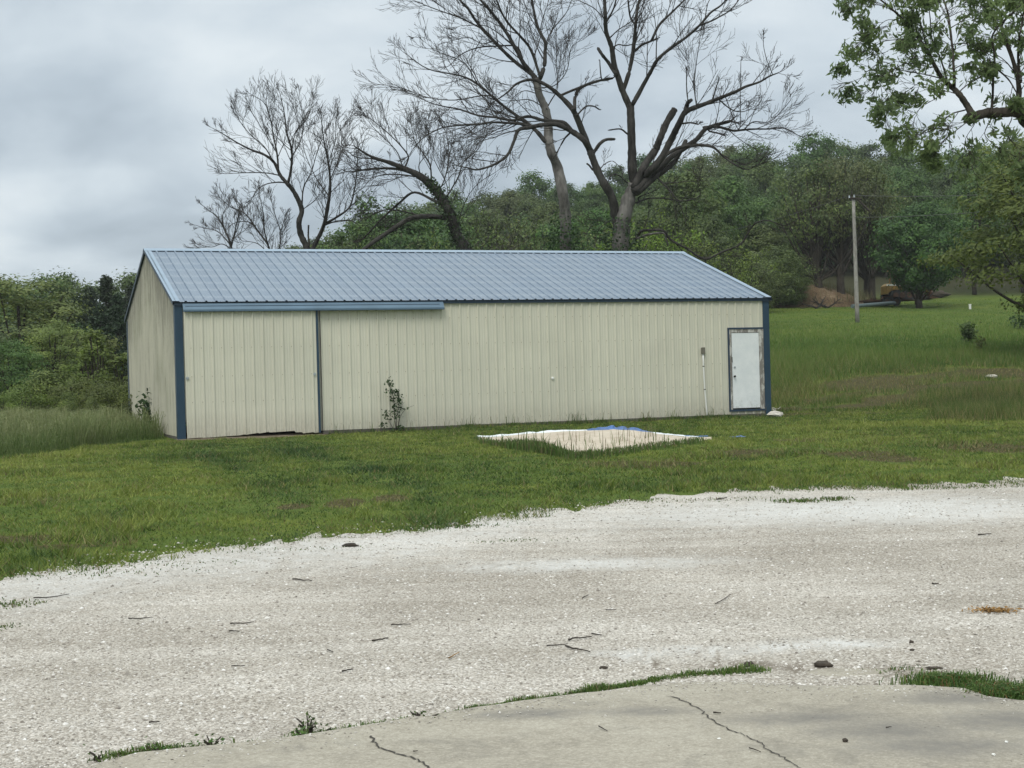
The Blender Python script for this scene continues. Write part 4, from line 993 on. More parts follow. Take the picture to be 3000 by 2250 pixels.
# --- ordinary trees, one of each kind, then copied
def make_tree(name, seed, H, cr, cb, leafm, nleaf=9000, leaf=0.26, asp=0.6, ncl=90, flat=0.15, trunk=0.22, sig=0.62, stems=1, barkm='bark', shape=0.5, wobble=0.35, limbs=16):
    """trunk with limbs reaching to leaf clumps; crown with an uneven edge. returns (trunk mesh, crown mesh)"""
    rg = np.random.default_rng(seed); mb = MB()
    ctr = np.array([0, 0, cb + (H - cb) * 0.52]); hz = (H - cb) * 0.5
    th = rg.uniform(0, 2 * math.pi, ncl); cz = rg.uniform(-1, 1, ncl)
    rad = rg.random(ncl) ** 0.42
    lump = 1 + wobble * (vnoise(th * 1.2 + 10, cz * 1.6 + 5, 1.0, seed) - 0.5) * 2
    prof = np.sqrt(np.maximum(0.02, 1 - cz * cz)); prof = prof * (1 - shape * 0.45 * np.maximum(cz, 0))
    CL = np.c_[np.cos(th) * prof * rad * cr * lump, np.sin(th) * prof * rad * cr * lump, ctr[2] + cz * hz * 0.92 * (0.75 + 0.25 * rad) * (0.9 + 0.1 * lump)]
    P0 = []
    for s in range(stems):
        lean = rg.normal(0, 0.03 if stems == 1 else 0.12, 2); zt = H * 0.78
        P = np.array([[lean[0] * z + rg.normal(0, 0.05) * (z > 0) + (s - (stems - 1) / 2) * 0.25, lean[1] * z + rg.normal(0, 0.05) * (z > 0), z] for z in np.linspace(-0.3, zt, 9)])
        mb.tube(P, np.linspace(trunk * 1.15, trunk * 0.22, 9) * (1 if stems == 1 else 0.7), 7); P0.append(P)
    for k in rg.permutation(ncl)[:limbs]:
        P = P0[rg.integers(stems)]; t = np.clip((CL[k][2] / H) * 0.75 - 0.05 + rg.normal(0, 0.04), 0.22, 0.95); a = P[int(t * 8)]
        m = (a + CL[k]) / 2 + np.array([0, 0, -0.12 * np.linalg.norm(CL[k] - a) + rg.normal(0, 0.15)])
        q = smoothline([a, m, CL[k]], 4); r0 = trunk * rg.uniform(0.28, 0.5); mb.tube(q, np.linspace(r0, 0.025, len(q)), 5, cap=False)
    per = rg.integers(nleaf // ncl // 2, nleaf // ncl * 3 // 2 + 1, ncl)
    C = np.repeat(CL, per, 0); sg = sig * (0.7 + 0.6 * rg.random(ncl)); S = np.repeat(sg, per)[:, None]
    off = rg.normal(size=C.shape) * S * np.array([1, 1, 0.62 if flat < 0.5 else 0.30])
    NR = off / np.maximum(S, 1e-6) * 0.7 + (C - ctr) / np.array([cr, cr, hz]) * 0.7 + np.array([0, 0, 0.35]); C = C + off
    ok = C[:, 2] > max(cb * 0.55, 0.15); C = C[ok]; NR = NR[ok]
    tm = mb.me('trunk', [MT[barkm]], True); cm = leaves('crown', C, leaf, asp, MT[leafm], seed, flat, 0.15, nrm=NR)
    return (tm, cm)

def make_cedar(seed, H, r, leafm='leaf_cedar', nleaf=7000, leaf=0.22):
    rg = np.random.default_rng(seed); mb = MB(); mb.tube([(0, 0, -0.3), (0.03, 0, H * 0.5), (0, 0.02, H * 0.97)], [0.16, 0.1, 0.02], 6)
    n = 120; z = H * (0.06 + 0.94 * rg.random(n) ** 1.1); th = rg.uniform(0, 6.28, n); rr = r * (1 - z / H) ** 0.75 * (0.75 + 0.5 * rg.random(n)) + 0.05
    k = rg.integers(0, n, nleaf); t = rg.random(nleaf) ** 0.6
    C = np.c_[np.cos(th[k]) * rr[k] * t, np.sin(th[k]) * rr[k] * t, z[k] + 0.12 * rr[k] * t] + rg.normal(size=(nleaf, 3)) * np.array([0.14, 0.14, 0.10])
    for i in range(n): mb.tube([(0, 0, z[i]), (math.cos(th[i]) * rr[i] * 0.9, math.sin(th[i]) * rr[i] * 0.9, z[i] + 0.1 * rr[i])], [0.02, 0.008], 3, cap=False)
    return (mb.me('trunk', [MT['bark']], True), leaves('crown', C, leaf, 0.4, MT[leafm], seed, 0.1, 0.0))

def make_scrub(seed, H, spread, leafm, nleaf=2500, stems=7):
    """thin bare-stemmed thicket tree with few leaves"""
    rg = np.random.default_rng(seed); mb = MB(); tips = []
    for s in range(stems):
        a = rg.uniform(0, 6.28); d = np.array([math.cos(a) * spread, math.sin(a) * spread, 1.0]) * 1.0
        grow(mb, (rg.normal(0, 0.25), rg.normal(0, 0.25), -0.1), d, H * rg.uniform(0.6, 1.0), 0.05, 0, rg, tips, 0.08, 0.14, (7, 5, 3), (0.45, 0.5, 0.5), (5, 3, 3), 2, 0.011, (0.4, 0.9))
    tips = np.array(tips); C = tips[rg.integers(0, len(tips), nleaf)] + rg.normal(size=(nleaf, 3)) * 0.22
    return (mb.me('trunk', [MT['twigbark']]), leaves('crown', C, 0.17, 0.6, MT[leafm], seed, 0.1, 0.1))

def place(name, meshes, p, rz, sc, label, cat='tree', group=None, parts=('trunk', 'crown')):
    r = empty(name, p, rz); r.scale = (sc[0], sc[0], sc[1]) if isinstance(sc, tuple) else (sc, sc, sc)
    tag(r, label, cat, group)
    for n, m in zip(parts, meshes): link(n, m, r)
    return r
def ground_at(px, Y):
    x = (px - 1500) / FPX * Y; return np.array([x, Y, float(terrain(x, Y)) - 0.05])

def top_z(px, py, Y): return at(px, py, Y)[2]
# proto: (meshes, height)
HILL = [(make_tree('hill_tree', 100 + i, 13, 4.2 + 0.4 * (i % 3), 2.2, ['leaf_hill', 'leaf_hill', 'leaf_dark', 'leaf_hill', 'leaf_hill_pale', 'leaf_dark'][i], 10500, 0.31, 0.62, 64, 0.2, 0.24, 0.56, 1, 'bark', 0.5, 0.55, 14), 13.0) for i in range(6)]
DULL = [(make_tree('dull_tree', 130 + i, 12, 3.6, 4.6, 'leaf_dull', 5200, 0.25, 0.6, 100, 0.1, 0.42, 0.5, 1, 'bark', 0.3, 0.45, 46), 12.0) for i in range(3)]
SCRUB = [(make_scrub(150 + i, 6.5, 0.35, ['leaf_dull', 'leaf_olive', 'leaf_dull'][i], [900, 2600, 1500][i]), 6.5) for i in range(3)]

RIDGE_X = [640, 760, 843, 1027, 1110, 1190, 1370, 1500, 1590, 1720, 1858, 1920, 2115, 2200, 2270, 2307, 2376, 2406, 2493, 2580, 2661, 2715, 2742, 2824, 2950, 3200]
RIDGE_Y = [770, 738, 726, 690, 620, 585, 566, 532, 520, 512, 478, 440, 432, 418, 408, 432, 398, 400, 448, 422, 410, 440, 466, 404, 390, 380]
def ridge(px): return np.interp(px, RIDGE_X, RIDGE_Y)

def build_hill():
    rg = np.random.default_rng(77)
    LB = {0: 'full green tree in the dense wood on the hill behind the shed', 2: 'dark green tree in the dense wood on the hill behind the shed', 4: 'yellowish green tree in the dense wood on the hill behind the shed'}
    kind = [0, 0, 2, 0, 4, 2]
    def put(px, Y, top):
        i = rg.integers(6); p = ground_at(px, Y); h = np.clip(top - p[2], 6.0, 17.0); s = h / HILL[i][1]
        place('hill_tree', HILL[i][0], p, rg.uniform(0, 6.28), (s * rg.uniform(0.85, 1.05), s), LB[kind[i]], 'tree', {0: 'full green trees of the wooded hill', 2: 'dark green trees of the wooded hill', 4: 'yellowish trees of the wooded hill'}[kind[i]])
    for Y, step, lo, hi in ((205, 84, -14, 34), (182, 74, 15, 80), (162, 76, 50, 120), (145, 80, 90, 180), (124, 84, 150, 250)):
        px = 660 + rg.uniform(0, 40)
        while px < 3180:
            x0 = {205: 660, 182: 800, 162: 900, 145: 1000, 124: 1040}[Y]
            if Y == 124 and px > 2150: break
            if px > x0:
                yy = Y + rg.uniform(-8, 8); put(px, yy, top_z(px, ridge(px) + rg.uniform(lo, hi), yy))
            px += step * rg.uniform(0.75, 1.25)
    # the near thicket behind the shed
    G2 = 'thin half-bare scrub trees behind the shed'
    px = 1060
    while px < 2190:
        Y = rg.uniform(66, 104); i = rg.integers(3); p = ground_at(px, Y)
        top = top_z(px, np.interp(px, [1060, 1500, 1900, 2330], [690, 660, 650, 720]) + rg.uniform(-20, 60), Y); s = np.clip((top - p[2]) / 6.5, 0.6, 1.6)
        place('scrub_tree', SCRUB[i][0], p, rg.uniform(0, 6.28), s, 'thin brownish half-bare scrub tree just behind the shed', 'tree', G2)
        px += rg.uniform(48, 90)
    # greener trees among it
    for px, Y, py, i, s in ((1165, 96, 575, 2, 1.0), (1080, 92, 650, 1, .8), (1300, 110, 640, 0, .9), (2010, 112, 500, 4, .95), (1960, 125, 560, 0, 1), (2090, 108, 640, 1, .6), (1860, 118, 640, 4, .7), (2150, 120, 520, 1, 1), (1010, 94, 700, 0, .7), (930, 92, 715, 4, .8), (1750, 122, 610, 3, .8), (1450, 120, 620, 3, .8), (1560, 112, 655, 4, .7), (1230, 108, 660, 4, .7), (850, 96, 735, 0, .7), (1660, 108, 650, 0, .7)):
        p = ground_at(px, Y); h = top_z(px, py, Y) - p[2]; k = h / 13.0
        place('hill_tree', HILL[i][0], p, rg.uniform(0, 6.28), (k * 0.95, k), 'leafy tree at the foot of the hill, rising out of the brown scrub', 'tree', 'leafy trees among the scrub')
build_hill()

def build_field_trees():
    rg = np.random.default_rng(5)
    def t(px, base, Y, py, pr, rz, wid, name, label):
        p = hit(px, base) if Y is None else ground_at(px, Y); Y = p[1]
        h = top_z(px, py, Y) - p[2]; k = h / pr[1]
        return place(name, pr[0], p, rz, (k * wid, k), label)
    t(2400, 900, None, 480, DULL[0], 0.4, 0.95, 'field_tree', 'thin-leaved grey-green tree with a thick forked trunk by the dirt heap')
    t(2466, 899, None, 455, DULL[1], 2.2, 0.8, 'field_tree', 'grey-green tree with one straight trunk just left of the utility pole')
    t(2539, 893, None, 500, DULL[2], 4.0, 0.7, 'field_tree', 'slim tree just right of the pole, left one of the close pair')
    t(2556, 893, None, 470, DULL[0], 5.0, 0.8, 'field_tree', 'slim tree just right of the pole, right one of the close pair')
    OAK = (make_tree('oak', 171, 8.2, 3.6, 1.0, 'leaf_dark', 23000, 0.22, 0.62, 170, 0.15, 0.26, 0.42, 1, 'bark', 0.75, 0.35, 24), 8.2)
    t(2693, 903, None, 600, OAK, 1.0, 1.0, 'field_tree', 'low round dark green tree with a short trunk in the field')
    FT = (make_tree('field', 173, 11, 3.2, 2.6, 'leaf_hill', 7000, 0.26, 0.6, 90, 0.2, 0.2, 0.5, 1, 'bark', 0.4, 0.4, 20), 11)
    t(2856, 864, None, 520, FT, 1.0, 1.0, 'field_tree', 'green tree on a bare straight trunk right of the dark round tree')
    t(2996, 858, None, 560, FT, 3.0, 1.0, 'field_tree', 'green tree at the right edge whose trunk is just inside the view')
    # drooping yellow-green tree closer in, trunk outside the frame
    YT = (make_tree('yellow', 175, 9.6, 5.4, 1.6, 'leaf_yellow', 26000, 0.20, 0.5, 190, 0.75, 0.24, 0.5, 1, 'bark', 0.35, 0.45, 40), 9.6)
    p = ground_at(3150, 58); h = top_z(3150, 370, 58) - p[2]; k = h / 9.6
    place('yellow_tree', YT[0], p, 0.3, (k * 1.05, k), 'yellow-green tree with layered boughs filling the right edge')
    # grey-green bushes behind the shed's right corner
    for px, Y, py, w, lb in ((2215, 104, 770, 1.3, 'grey-green bush right behind the shed corner'), (2285, 110, 720, 1.3, 'tall grey-green bushy tree left of the dirt heap'), (2235, 118, 660, 1.3, 'bushy grey-green tree rising behind the shed corner'), (2325, 112, 800, 1.4, 'low dark bush hiding the left end of the dirt heap')):
        p = ground_at(px, Y); h = max(top_z(px, py, Y) - p[2], 1.5); k = h / 9.0
        place('bushy_tree', BUSH[0], p, rg.uniform(0, 6), (k * w, k), lb, 'bush')
    # dark hedge line under the far wood
    for j, (px, Y, py) in enumerate(((2250, 150, 700), (2390, 152, 690), (2480, 154, 720), (2580, 152, 690), (2740, 154, 640), (2820, 156, 690), (2900, 158, 690), (2960, 156, 660), (2640, 151, 650), (2330, 149, 640), (3030, 158, 640))):
        p = ground_at(px, Y); h = max(top_z(px, py, Y) - p[2], 3.0); k = h / 9.0
        place('bushy_tree', BUSHD[0], p, rg.uniform(0, 6), (k * 1.5, k), 'dark bushy tree along the edge of the wood behind the field trees', 'tree', 'dark bushes at the edge of the wood')
BUSH = (make_tree('bush', 181, 9, 3.6, 0.2, 'leaf_dull', 15000, 0.24, 0.55, 130, 0.1, 0.10, 0.55, 3, 'bark', 0.5, 0.4, 30), 9)
BUSHD = (make_tree('bushd', 182, 9, 3.8, 0.2, 'leaf_dark', 9000, 0.30, 0.6, 110, 0.1, 0.12, 0.6, 3, 'bark', 0.4, 0.4, 20), 9)
build_field_trees()

def build_left_wood():
    rg = np.random.default_rng(15)
    def t(px, Y, py, meshes, H, wid, rz, name, label, cat='tree', group=None):
        p = ground_at(px, Y); h = max(top_z(px, py, Y) - p[2], 0.8); k = h / H
        place(name, meshes, p, rz, (k * wid, k), label, cat, group)
    LAY = make_tree('layered', 201, 8, 3.6, 0.6, 'leaf_olive', 17000, 0.19, 0.5, 150, 0.8, 0.2, 0.52, 1, 'bark', 0.35, 0.45, 40)
    LAY2 = make_tree('layered', 202, 8, 3.4, 0.4, 'leaf_hill', 15000, 0.19, 0.5, 140, 0.6, 0.2, 0.5, 1, 'bark', 0.35, 0.45, 30)
    CED = make_cedar(205, 8, 1.7); CED2 = make_cedar(206, 8, 2.3, nleaf=9000)
    SAP = make_tree('sapling', 207, 4, 0.75, 0.3, 'leaf_yellow', 1500, 0.15, 0.6, 34, 0.45, 0.05, 0.16, 1, 'bark', 0.6, 0.5, 14)
    BSH = make_tree('bush', 208, 3, 1.7, 0.1, 'leaf_olive', 5200, 0.12, 0.6, 70, 0.3, 0.06, 0.3, 3, 'bark', 0.3, 0.4, 20)
    BSG = make_tree('bush', 209, 3, 1.7, 0.1, 'leaf_yellow', 4200, 0.13, 0.6, 60, 0.4, 0.06, 0.3, 3, 'bark', 0.3, 0.4, 20)
    t(60, 74, 800, LAY, 8, 1.25, 0.3, 'layered_tree', 'broad yellow-green tree with layered boughs, biggest on the left side')
    t(165, 66, 935, LAY, 8, 1.0, 2.3, 'layered_tree', 'olive tree with flat boughs reaching right, in front of the dark cedars')
    t(-40, 68, 960, LAY2, 8, 1.1, 1.3, 'layered_tree', 'deep green tree cut by the left edge of the view')
    t(30, 60, 990, LAY2, 8, 1.0, 4.3, 'layered_tree', 'lower dark green tree at the left edge in front of the broad one')
    for px, Y, py, m, w, lb in ((318, 92, 812, CED, 1.0, 'tallest dark cedar, its spire sticking up left of the shed'), (270, 90, 850, CED2, 1.0, 'wide dark cedar left of the tallest cedar'), (350, 88, 868, CED2, 1.0, 'dark cedar right against the shed gable'), (235, 94, 870, CED, 1.2, 'slim dark cedar at the left end of the cedar row'), (392, 94, 845, CED2, 1.0, 'dark cedar partly hidden behind the shed gable'), (300, 84, 900, CED2, 1.2, 'shorter dark cedar in front of the cedar row')):
        t(px, Y, py, m, 8, w, rg.uniform(0, 6), 'cedar_tree', lb)
    for px, Y, py, w, lb in ((200, 104, 812, 0.95, 'pale green tree top poking up between the broad tree and the cedars'), (380, 118, 812, 1.2, 'green tree top just showing left of the gable peak'), (130, 98, 818, 1.0, 'green tree behind the broad layered tree'), (430, 122, 815, 1.2, 'far green tree hidden mostly by the gable'), (20, 96, 830, 1.1, 'green tree behind, at the far left edge')):
        t(px, Y, py, HILL[0][0], 13, w, rg.uniform(0, 6), 'far_tree', lb)
    t(285, 56, 960, SAP, 4, 1.0, 0.2, 'sapling', 'tall thin bright green sapling in front of the dark cedars', 'sapling')
    t(330, 57, 990, SAP, 4, 1.1, 1.9, 'sapling', 'bright green sapling beside the shed, right of the tall thin one', 'sapling')
    t(365, 56, 1030, SAP, 4, 1.6, 3.1, 'sapling', 'bushy bright green sapling touching the shed gable', 'sapling')
    t(255, 58, 1020, SAP, 4, 1.4, 4.1, 'sapling', 'bright green sapling left of the tall thin one', 'sapling')
    for px, Y, py, m, w, lb in ((140, 55, 1090, BSH, 1.2, 'grey-green bush with pale leaves at the foot of the left wood'), (60, 53, 1130, BSH, 1.2, 'low bush at the left edge above the tall grass'), (220, 54, 1110, BSG, 1.0, 'yellow-green bush in the middle of the left bushes'), (300, 53, 1110, BSG, 1.0, 'bright bush below the saplings near the shed'), (355, 52, 1120, BSG, 0.9, 'bright low bush hugging the shed gable'), (0, 50, 1160, BSH, 1.0, 'dark low bush cut by the left edge'), (190, 52, 1150, BSH, 0.9, 'low bush just above the tall grass, left of the bright bush'), (270, 50, 1165, BSH, 0.8, 'low bush at the grass line between the bright bushes')):
        t(px, Y, py, m, 3, w, rg.uniform(0, 6), 'bush', lb, 'bush')
    # fill behind so that no far ground shows between trunks
    for j, (px, Y, py) in enumerate(((-120, 84, 900), (-20, 86, 940), (90, 84, 930), (170, 86, 950), (260, 98, 900), (330, 100, 900), (420, 100, 900), (480, 104, 880))):
        t(px, Y, py, BUSHD[0], 9, 1.4, rg.uniform(0, 6), 'bushy_tree', 'dark bushy tree filling the back of the wood left of the shed', 'tree', 'dark trees at the back of the left wood')
build_left_wood()

# ------------------------------------------------------------------ grass
def blade_mesh(P, h, w, lean, colr, rg, bend=True):
    n = len(P); a = rg.uniform(0, 2 * math.pi, n); side = np.c_[np.cos(a), np.sin(a), np.zeros(n)]
    b = rg.uniform(0, 2 * math.pi, n); ld = np.c_[np.cos(b), np.sin(b), np.zeros(n)] * (lean * rg.random(n))[:, None]
    up_ = np.array([0, 0, 1.0]); W = side * (w * 0.5)[:, None]
    if not bend:
        V = np.stack([P - W, P + W, P + ld * h[:, None] + up_ * h[:, None]], 1); F = np.arange(3 * n).reshape(n, 3)
        return mesh('grass', V.reshape(-1, 3), [F], [MT['grass']], colr=np.repeat(colr, 3, 0))
    m = P + ld * (h * 0.35)[:, None] + up_ * (h * 0.6)[:, None]; t = P + ld * h[:, None] + up_ * (h * (0.95 - 0.3 * lean))[:, None]
    V = np.stack([P - W, P + W, m + W * 0.7, m - W * 0.7, t], 1); i = np.arange(n)[:, None] * 5
    return mesh('grass', V.reshape(-1, 3), [i + np.array([[0, 1, 2, 3]]), i + np.array([[3, 2, 4]])], [MT['grass']], colr=np.repeat(colr, 5, 0))

def mixc(t, stops):
    ts = [s[0] for s in stops]; c = np.array([s[1] for s in stops]); t = np.clip(t, ts[0], ts[-1])
    return np.stack([np.interp(t, ts, c[:, k]) for k in range(3)], -1)

TALL_X, TALL_Y = [-200, 0, 100, 280, 450, 540], [1372, 1345, 1334, 1308, 1290, 1276]
def proj(P):
    d = P - CAM; z = d @ fw; return 1500 + FPX * (d @ r2) / z, 1125 - FPX * (d @ u2) / z
# the tall grass grows west of a line on the ground running from the shed's corner
TG = np.array([hit(a, b)[:2] for a, b in zip(TALL_X, TALL_Y)])
def is_tall(x, y):
    yl = np.interp(x, TG[:, 0], TG[:, 1], left=TG[0, 1] - 1); return (y > yl + (fbm(x, y, 0.9, 51) - 0.5) * 1.2) & (x < SO[0] + 0.05 - np.maximum(0, y - SO[1]) * SS / SC)

def build_lawn():
    rg = np.random.default_rng(61); n = 900000
    x = rg.uniform(-14, 19, n); y = rg.uniform(10, 42, n)
    ok = (np.abs(x / y) < 0.56) & (y > gravel_y(x) - 0.25 + (fbm(x, y, 1.3, 60, 4) - 0.5) * 2.4 + (fbm(x, y, 6.0, 59, 2) - 0.5) * 1.2) & (shed_dist(x, y) > 0.16) & ~is_tall(x, y)
    a, b = shed_xy(x, y); ok &= (b < 0) | (a > SL)
    ok &= ~((a > -0.2) & (a < 3.4) & (b > -0.5 - 0.3 * fbm(x, y, 2, 62)) & (b < 0))
    # meadow takes over to the upper right
    ok &= rg.random(n) < np.clip(26.0 / y, 0.4, 1) ** 1.5
    d = dirt_amt(x, y); ok &= rg.random(n) > d * 0.62
    ok &= ~in_pile(x, y)
    x, y = x[ok], y[ok]; n = len(x); d = dirt_amt(x, y)
    la, lb = shed_xy(x, y)
    track = np.exp(-((la - 1.0 - 0.16 * lb - 0.5 * np.sin(lb * 0.3)) / 0.40) ** 2) + np.exp(-((la - 2.7 - 0.16 * lb - 0.5 * np.sin(lb * 0.3)) / 0.40) ** 2)
    track = track * sstep(-lb, 0.5, 2.5) * (0.4 + 0.9 * fbm(x, y, 0.8, 55))
    z = terrain(x, y); tuft = fbm(x, y, 2.2, 64); big = fbm(x, y, 0.35, 66, 4); dryn = fbm(x, y, 0.9, 68, 3)
    h = (0.015 + 0.045 * np.clip(tuft * 1.5 - 0.3, 0, 1)) * (0.55 + 0.8 * rg.random(n)) * (1 + 1.0 * (fbm(x, y, 0.7, 70) > 0.64)); w = np.full(n, 0.012) * (1 + 0.03 * np.maximum(y - 15, 0)) * (0.7 + 0.7 * rg.random(n))
    fine = fbm(x, y, 5.0, 67, 3); c = mixc(big * 0.42 + tuft * 0.25 + fine * 0.42 + rg.random(n) * 0.18 - 0.13, [(0.27, (0.026, 0.060, 0.016)), (0.41, (0.070, 0.118, 0.024)), (0.53, (0.142, 0.190, 0.036)), (0.68, (0.23, 0.262, 0.060))])
    c = c * (1 - np.clip(track, 0, 1)[:, None] * np.array([0.50, 0.36, 0.15]))
    dry = (rg.random(n) < 0.10 + 0.35 * np.clip(dryn - 0.5, 0, 1) + 0.5 * d)[:, None]
    c = np.where(dry, np.array([0.17, 0.15, 0.065]) * (0.6 + 0.8 * rg.random((n, 1))), c)
    me = blade_mesh(np.c_[x, y, z - 0.004], h, w, 1.7, c, rg, False)
    tag(link('lawn_grass', me), 'short mown grass between the gravel and the shed', 'grass', None, 'stuff')

def build_meadow():
    rg = np.random.default_rng(71); n = 500000
    inv = rg.uniform(1 / 118.0, 1 / 31.0, n); y = 1 / inv; x = rg.uniform(-0.10, 0.52, n) * y
    a, b = shed_xy(x, y)
    edge = (fbm(x, y, 0.3, 72) - 0.5) * 4
    s = sstep(y + edge + (x - 9) * 0.25, 37.5, 46) 
    s = np.maximum(s, sstep(x - 0.285 * y + edge * 0.3, -0.3, 0.6) * sstep(y, 31, 33))      # rank strip at the far right
    ok = (shed_dist(x, y) > 0.25) & ((a > SL) | (b > SD_)) & (rg.random(n) < s) & ~((a < SL + 0.2) & (b < SD_ + 14))
    d = dirt_amt(x, y); ok &= rg.random(n) > 0.82 * d
    ok &= ~((y > 124) | ((x / y < 0.14) & (y > 60)))
    x, y, s = x[ok], y[ok], s[ok]; n = len(x); d = dirt_amt(x, y)
    z = terrain(x, y); t1 = fbm(x, y, 0.5, 74, 4); t2 = fbm(x, y, 0.12, 76, 3)
    h = (0.05 + 0.42 * s * t1 + 0.08 * s) * (1 - 0.75 * np.clip(d * 1.6, 0, 1)) * (0.55 + 0.9 * rg.random(n)) * (1 - 0.45 * sstep(y, 52, 70)) * (1 - 0.6 * sstep(y, 72, 88)); w = 0.012 * (y / 36.0) * (0.7 + 0.7 * rg.random(n))
    near = sstep(y, 62, 46)
    c = mixc(t1 * 0.5 + t2 * 0.3 + rg.random(n) * 0.30, [(0.25, (0.040, 0.082, 0.018)), (0.5, (0.075, 0.130, 0.026)), (0.7, (0.115, 0.165, 0.038)), (0.9, (0.16, 0.19, 0.06))])
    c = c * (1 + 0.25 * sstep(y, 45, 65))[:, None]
    dry = rg.random(n) < (0.05 + 0.45 * near * np.clip(fbm(x, y, 0.25, 78) * 2.0 - 0.55, 0, 1) + 0.55 * d)
    c[dry] = np.array([0.21, 0.190, 0.08]) * (0.5 + 0.9 * rg.random((dry.sum(), 1)))
    me = blade_mesh(np.c_[x, y, z - 0.01], h, w, 0.8, c, rg, False)
    tag(link('meadow_grass', me), 'long meadow grass on the slope right of the shed', 'grass', None, 'stuff')

def build_tall():
    rg = np.random.default_rng(81); n = 190000
    inv = rg.uniform(1 / 70.0, 1 / 24.0, n); y = 1 / inv; x = rg.uniform(-0.42, -0.15, n) * y
    ok = is_tall(x, y) & (shed_dist(x, y) > 0.12); x, y = x[ok], y[ok]; n = len(x)
    dep = np.clip((y - np.interp(x, TG[:, 0], TG[:, 1])) / 6.0, 0, 1)
    z = terrain(x, y); t1 = fbm(x, y, 0.6, 82, 4)
    h = (0.12 + 0.55 * sstep(dep, 0.0, 0.6) * (0.1 + 1.9 * np.clip(t1 * 2 - 0.5, 0, 1))) * (0.35 + 0.9 * rg.random(n) ** 1.5); h *= np.where(y > 45, 0.65, 0.85)
    w = 0.011 * (y / 30) * (0.7 + 0.6 * rg.random(n))
    c = mixc(t1 * 0.4 + dep * 0.28 + rg.random(n) * 0.3, [(0.2, (0.045, 0.088, 0.018)), (0.40, (0.085, 0.135, 0.034)), (0.58, (0.155, 0.195, 0.075)), (0.85, (0.27, 0.285, 0.14))])
    me = blade_mesh(np.c_[x, y, z - 0.02], h, w, 0.9, c, rg, True)
    tag(link('tall_grass', me), 'rank uncut grass and weeds left of the shed', 'grass', None, 'stuff')

# ------------------------------------------------------------------ sand pile with its tarps
def L(pts, k): xs = [p[0] for p in pts]; ys = [p[1] for p in pts]; return np.interp(k, xs, ys)
PF = [(1395, 1290), (1424, 1300), (1500, 1312), (1598, 1327), (1678, 1343), (1760, 1335), (1847, 1323), (1920, 1311), (1996, 1302), (2085, 1290)]
PB = [(1395, 1286), (1469, 1279), (1568, 1270), (1640, 1266), (1723, 1263), (1797, 1261), (1850, 1262), (1897, 1269), (1996, 1280), (2085, 1287)]
PXS = np.linspace(1395, 2085, 90)
PILE_F = np.array([hit(p, L(PF, p)) for p in PXS]); PILE_BY = np.interp(PXS, [1395, 1500, 1600, 1720, 1900, 2085], [29.9, 29.0, 28.2, 27.7, 27.9, 28.0])
PILE_B = np.array([at(p, L(PB, p), Y) for p, Y in zip(PXS, PILE_BY)])
PILE_B[:, 2] = np.maximum(PILE_B[:, 2], terrain(PILE_B[:, 0], PILE_B[:, 1]) + 0.01)
def in_pile(x, y):
    f = np.interp(x, PILE_F[:, 0], PILE_F[:, 1], left=99, right=99); b = np.interp(x, PILE_B[:, 0], PILE_B[:, 1], left=-99, right=-99)
    return (y > f + 0.15) & (y < b + 0.8)
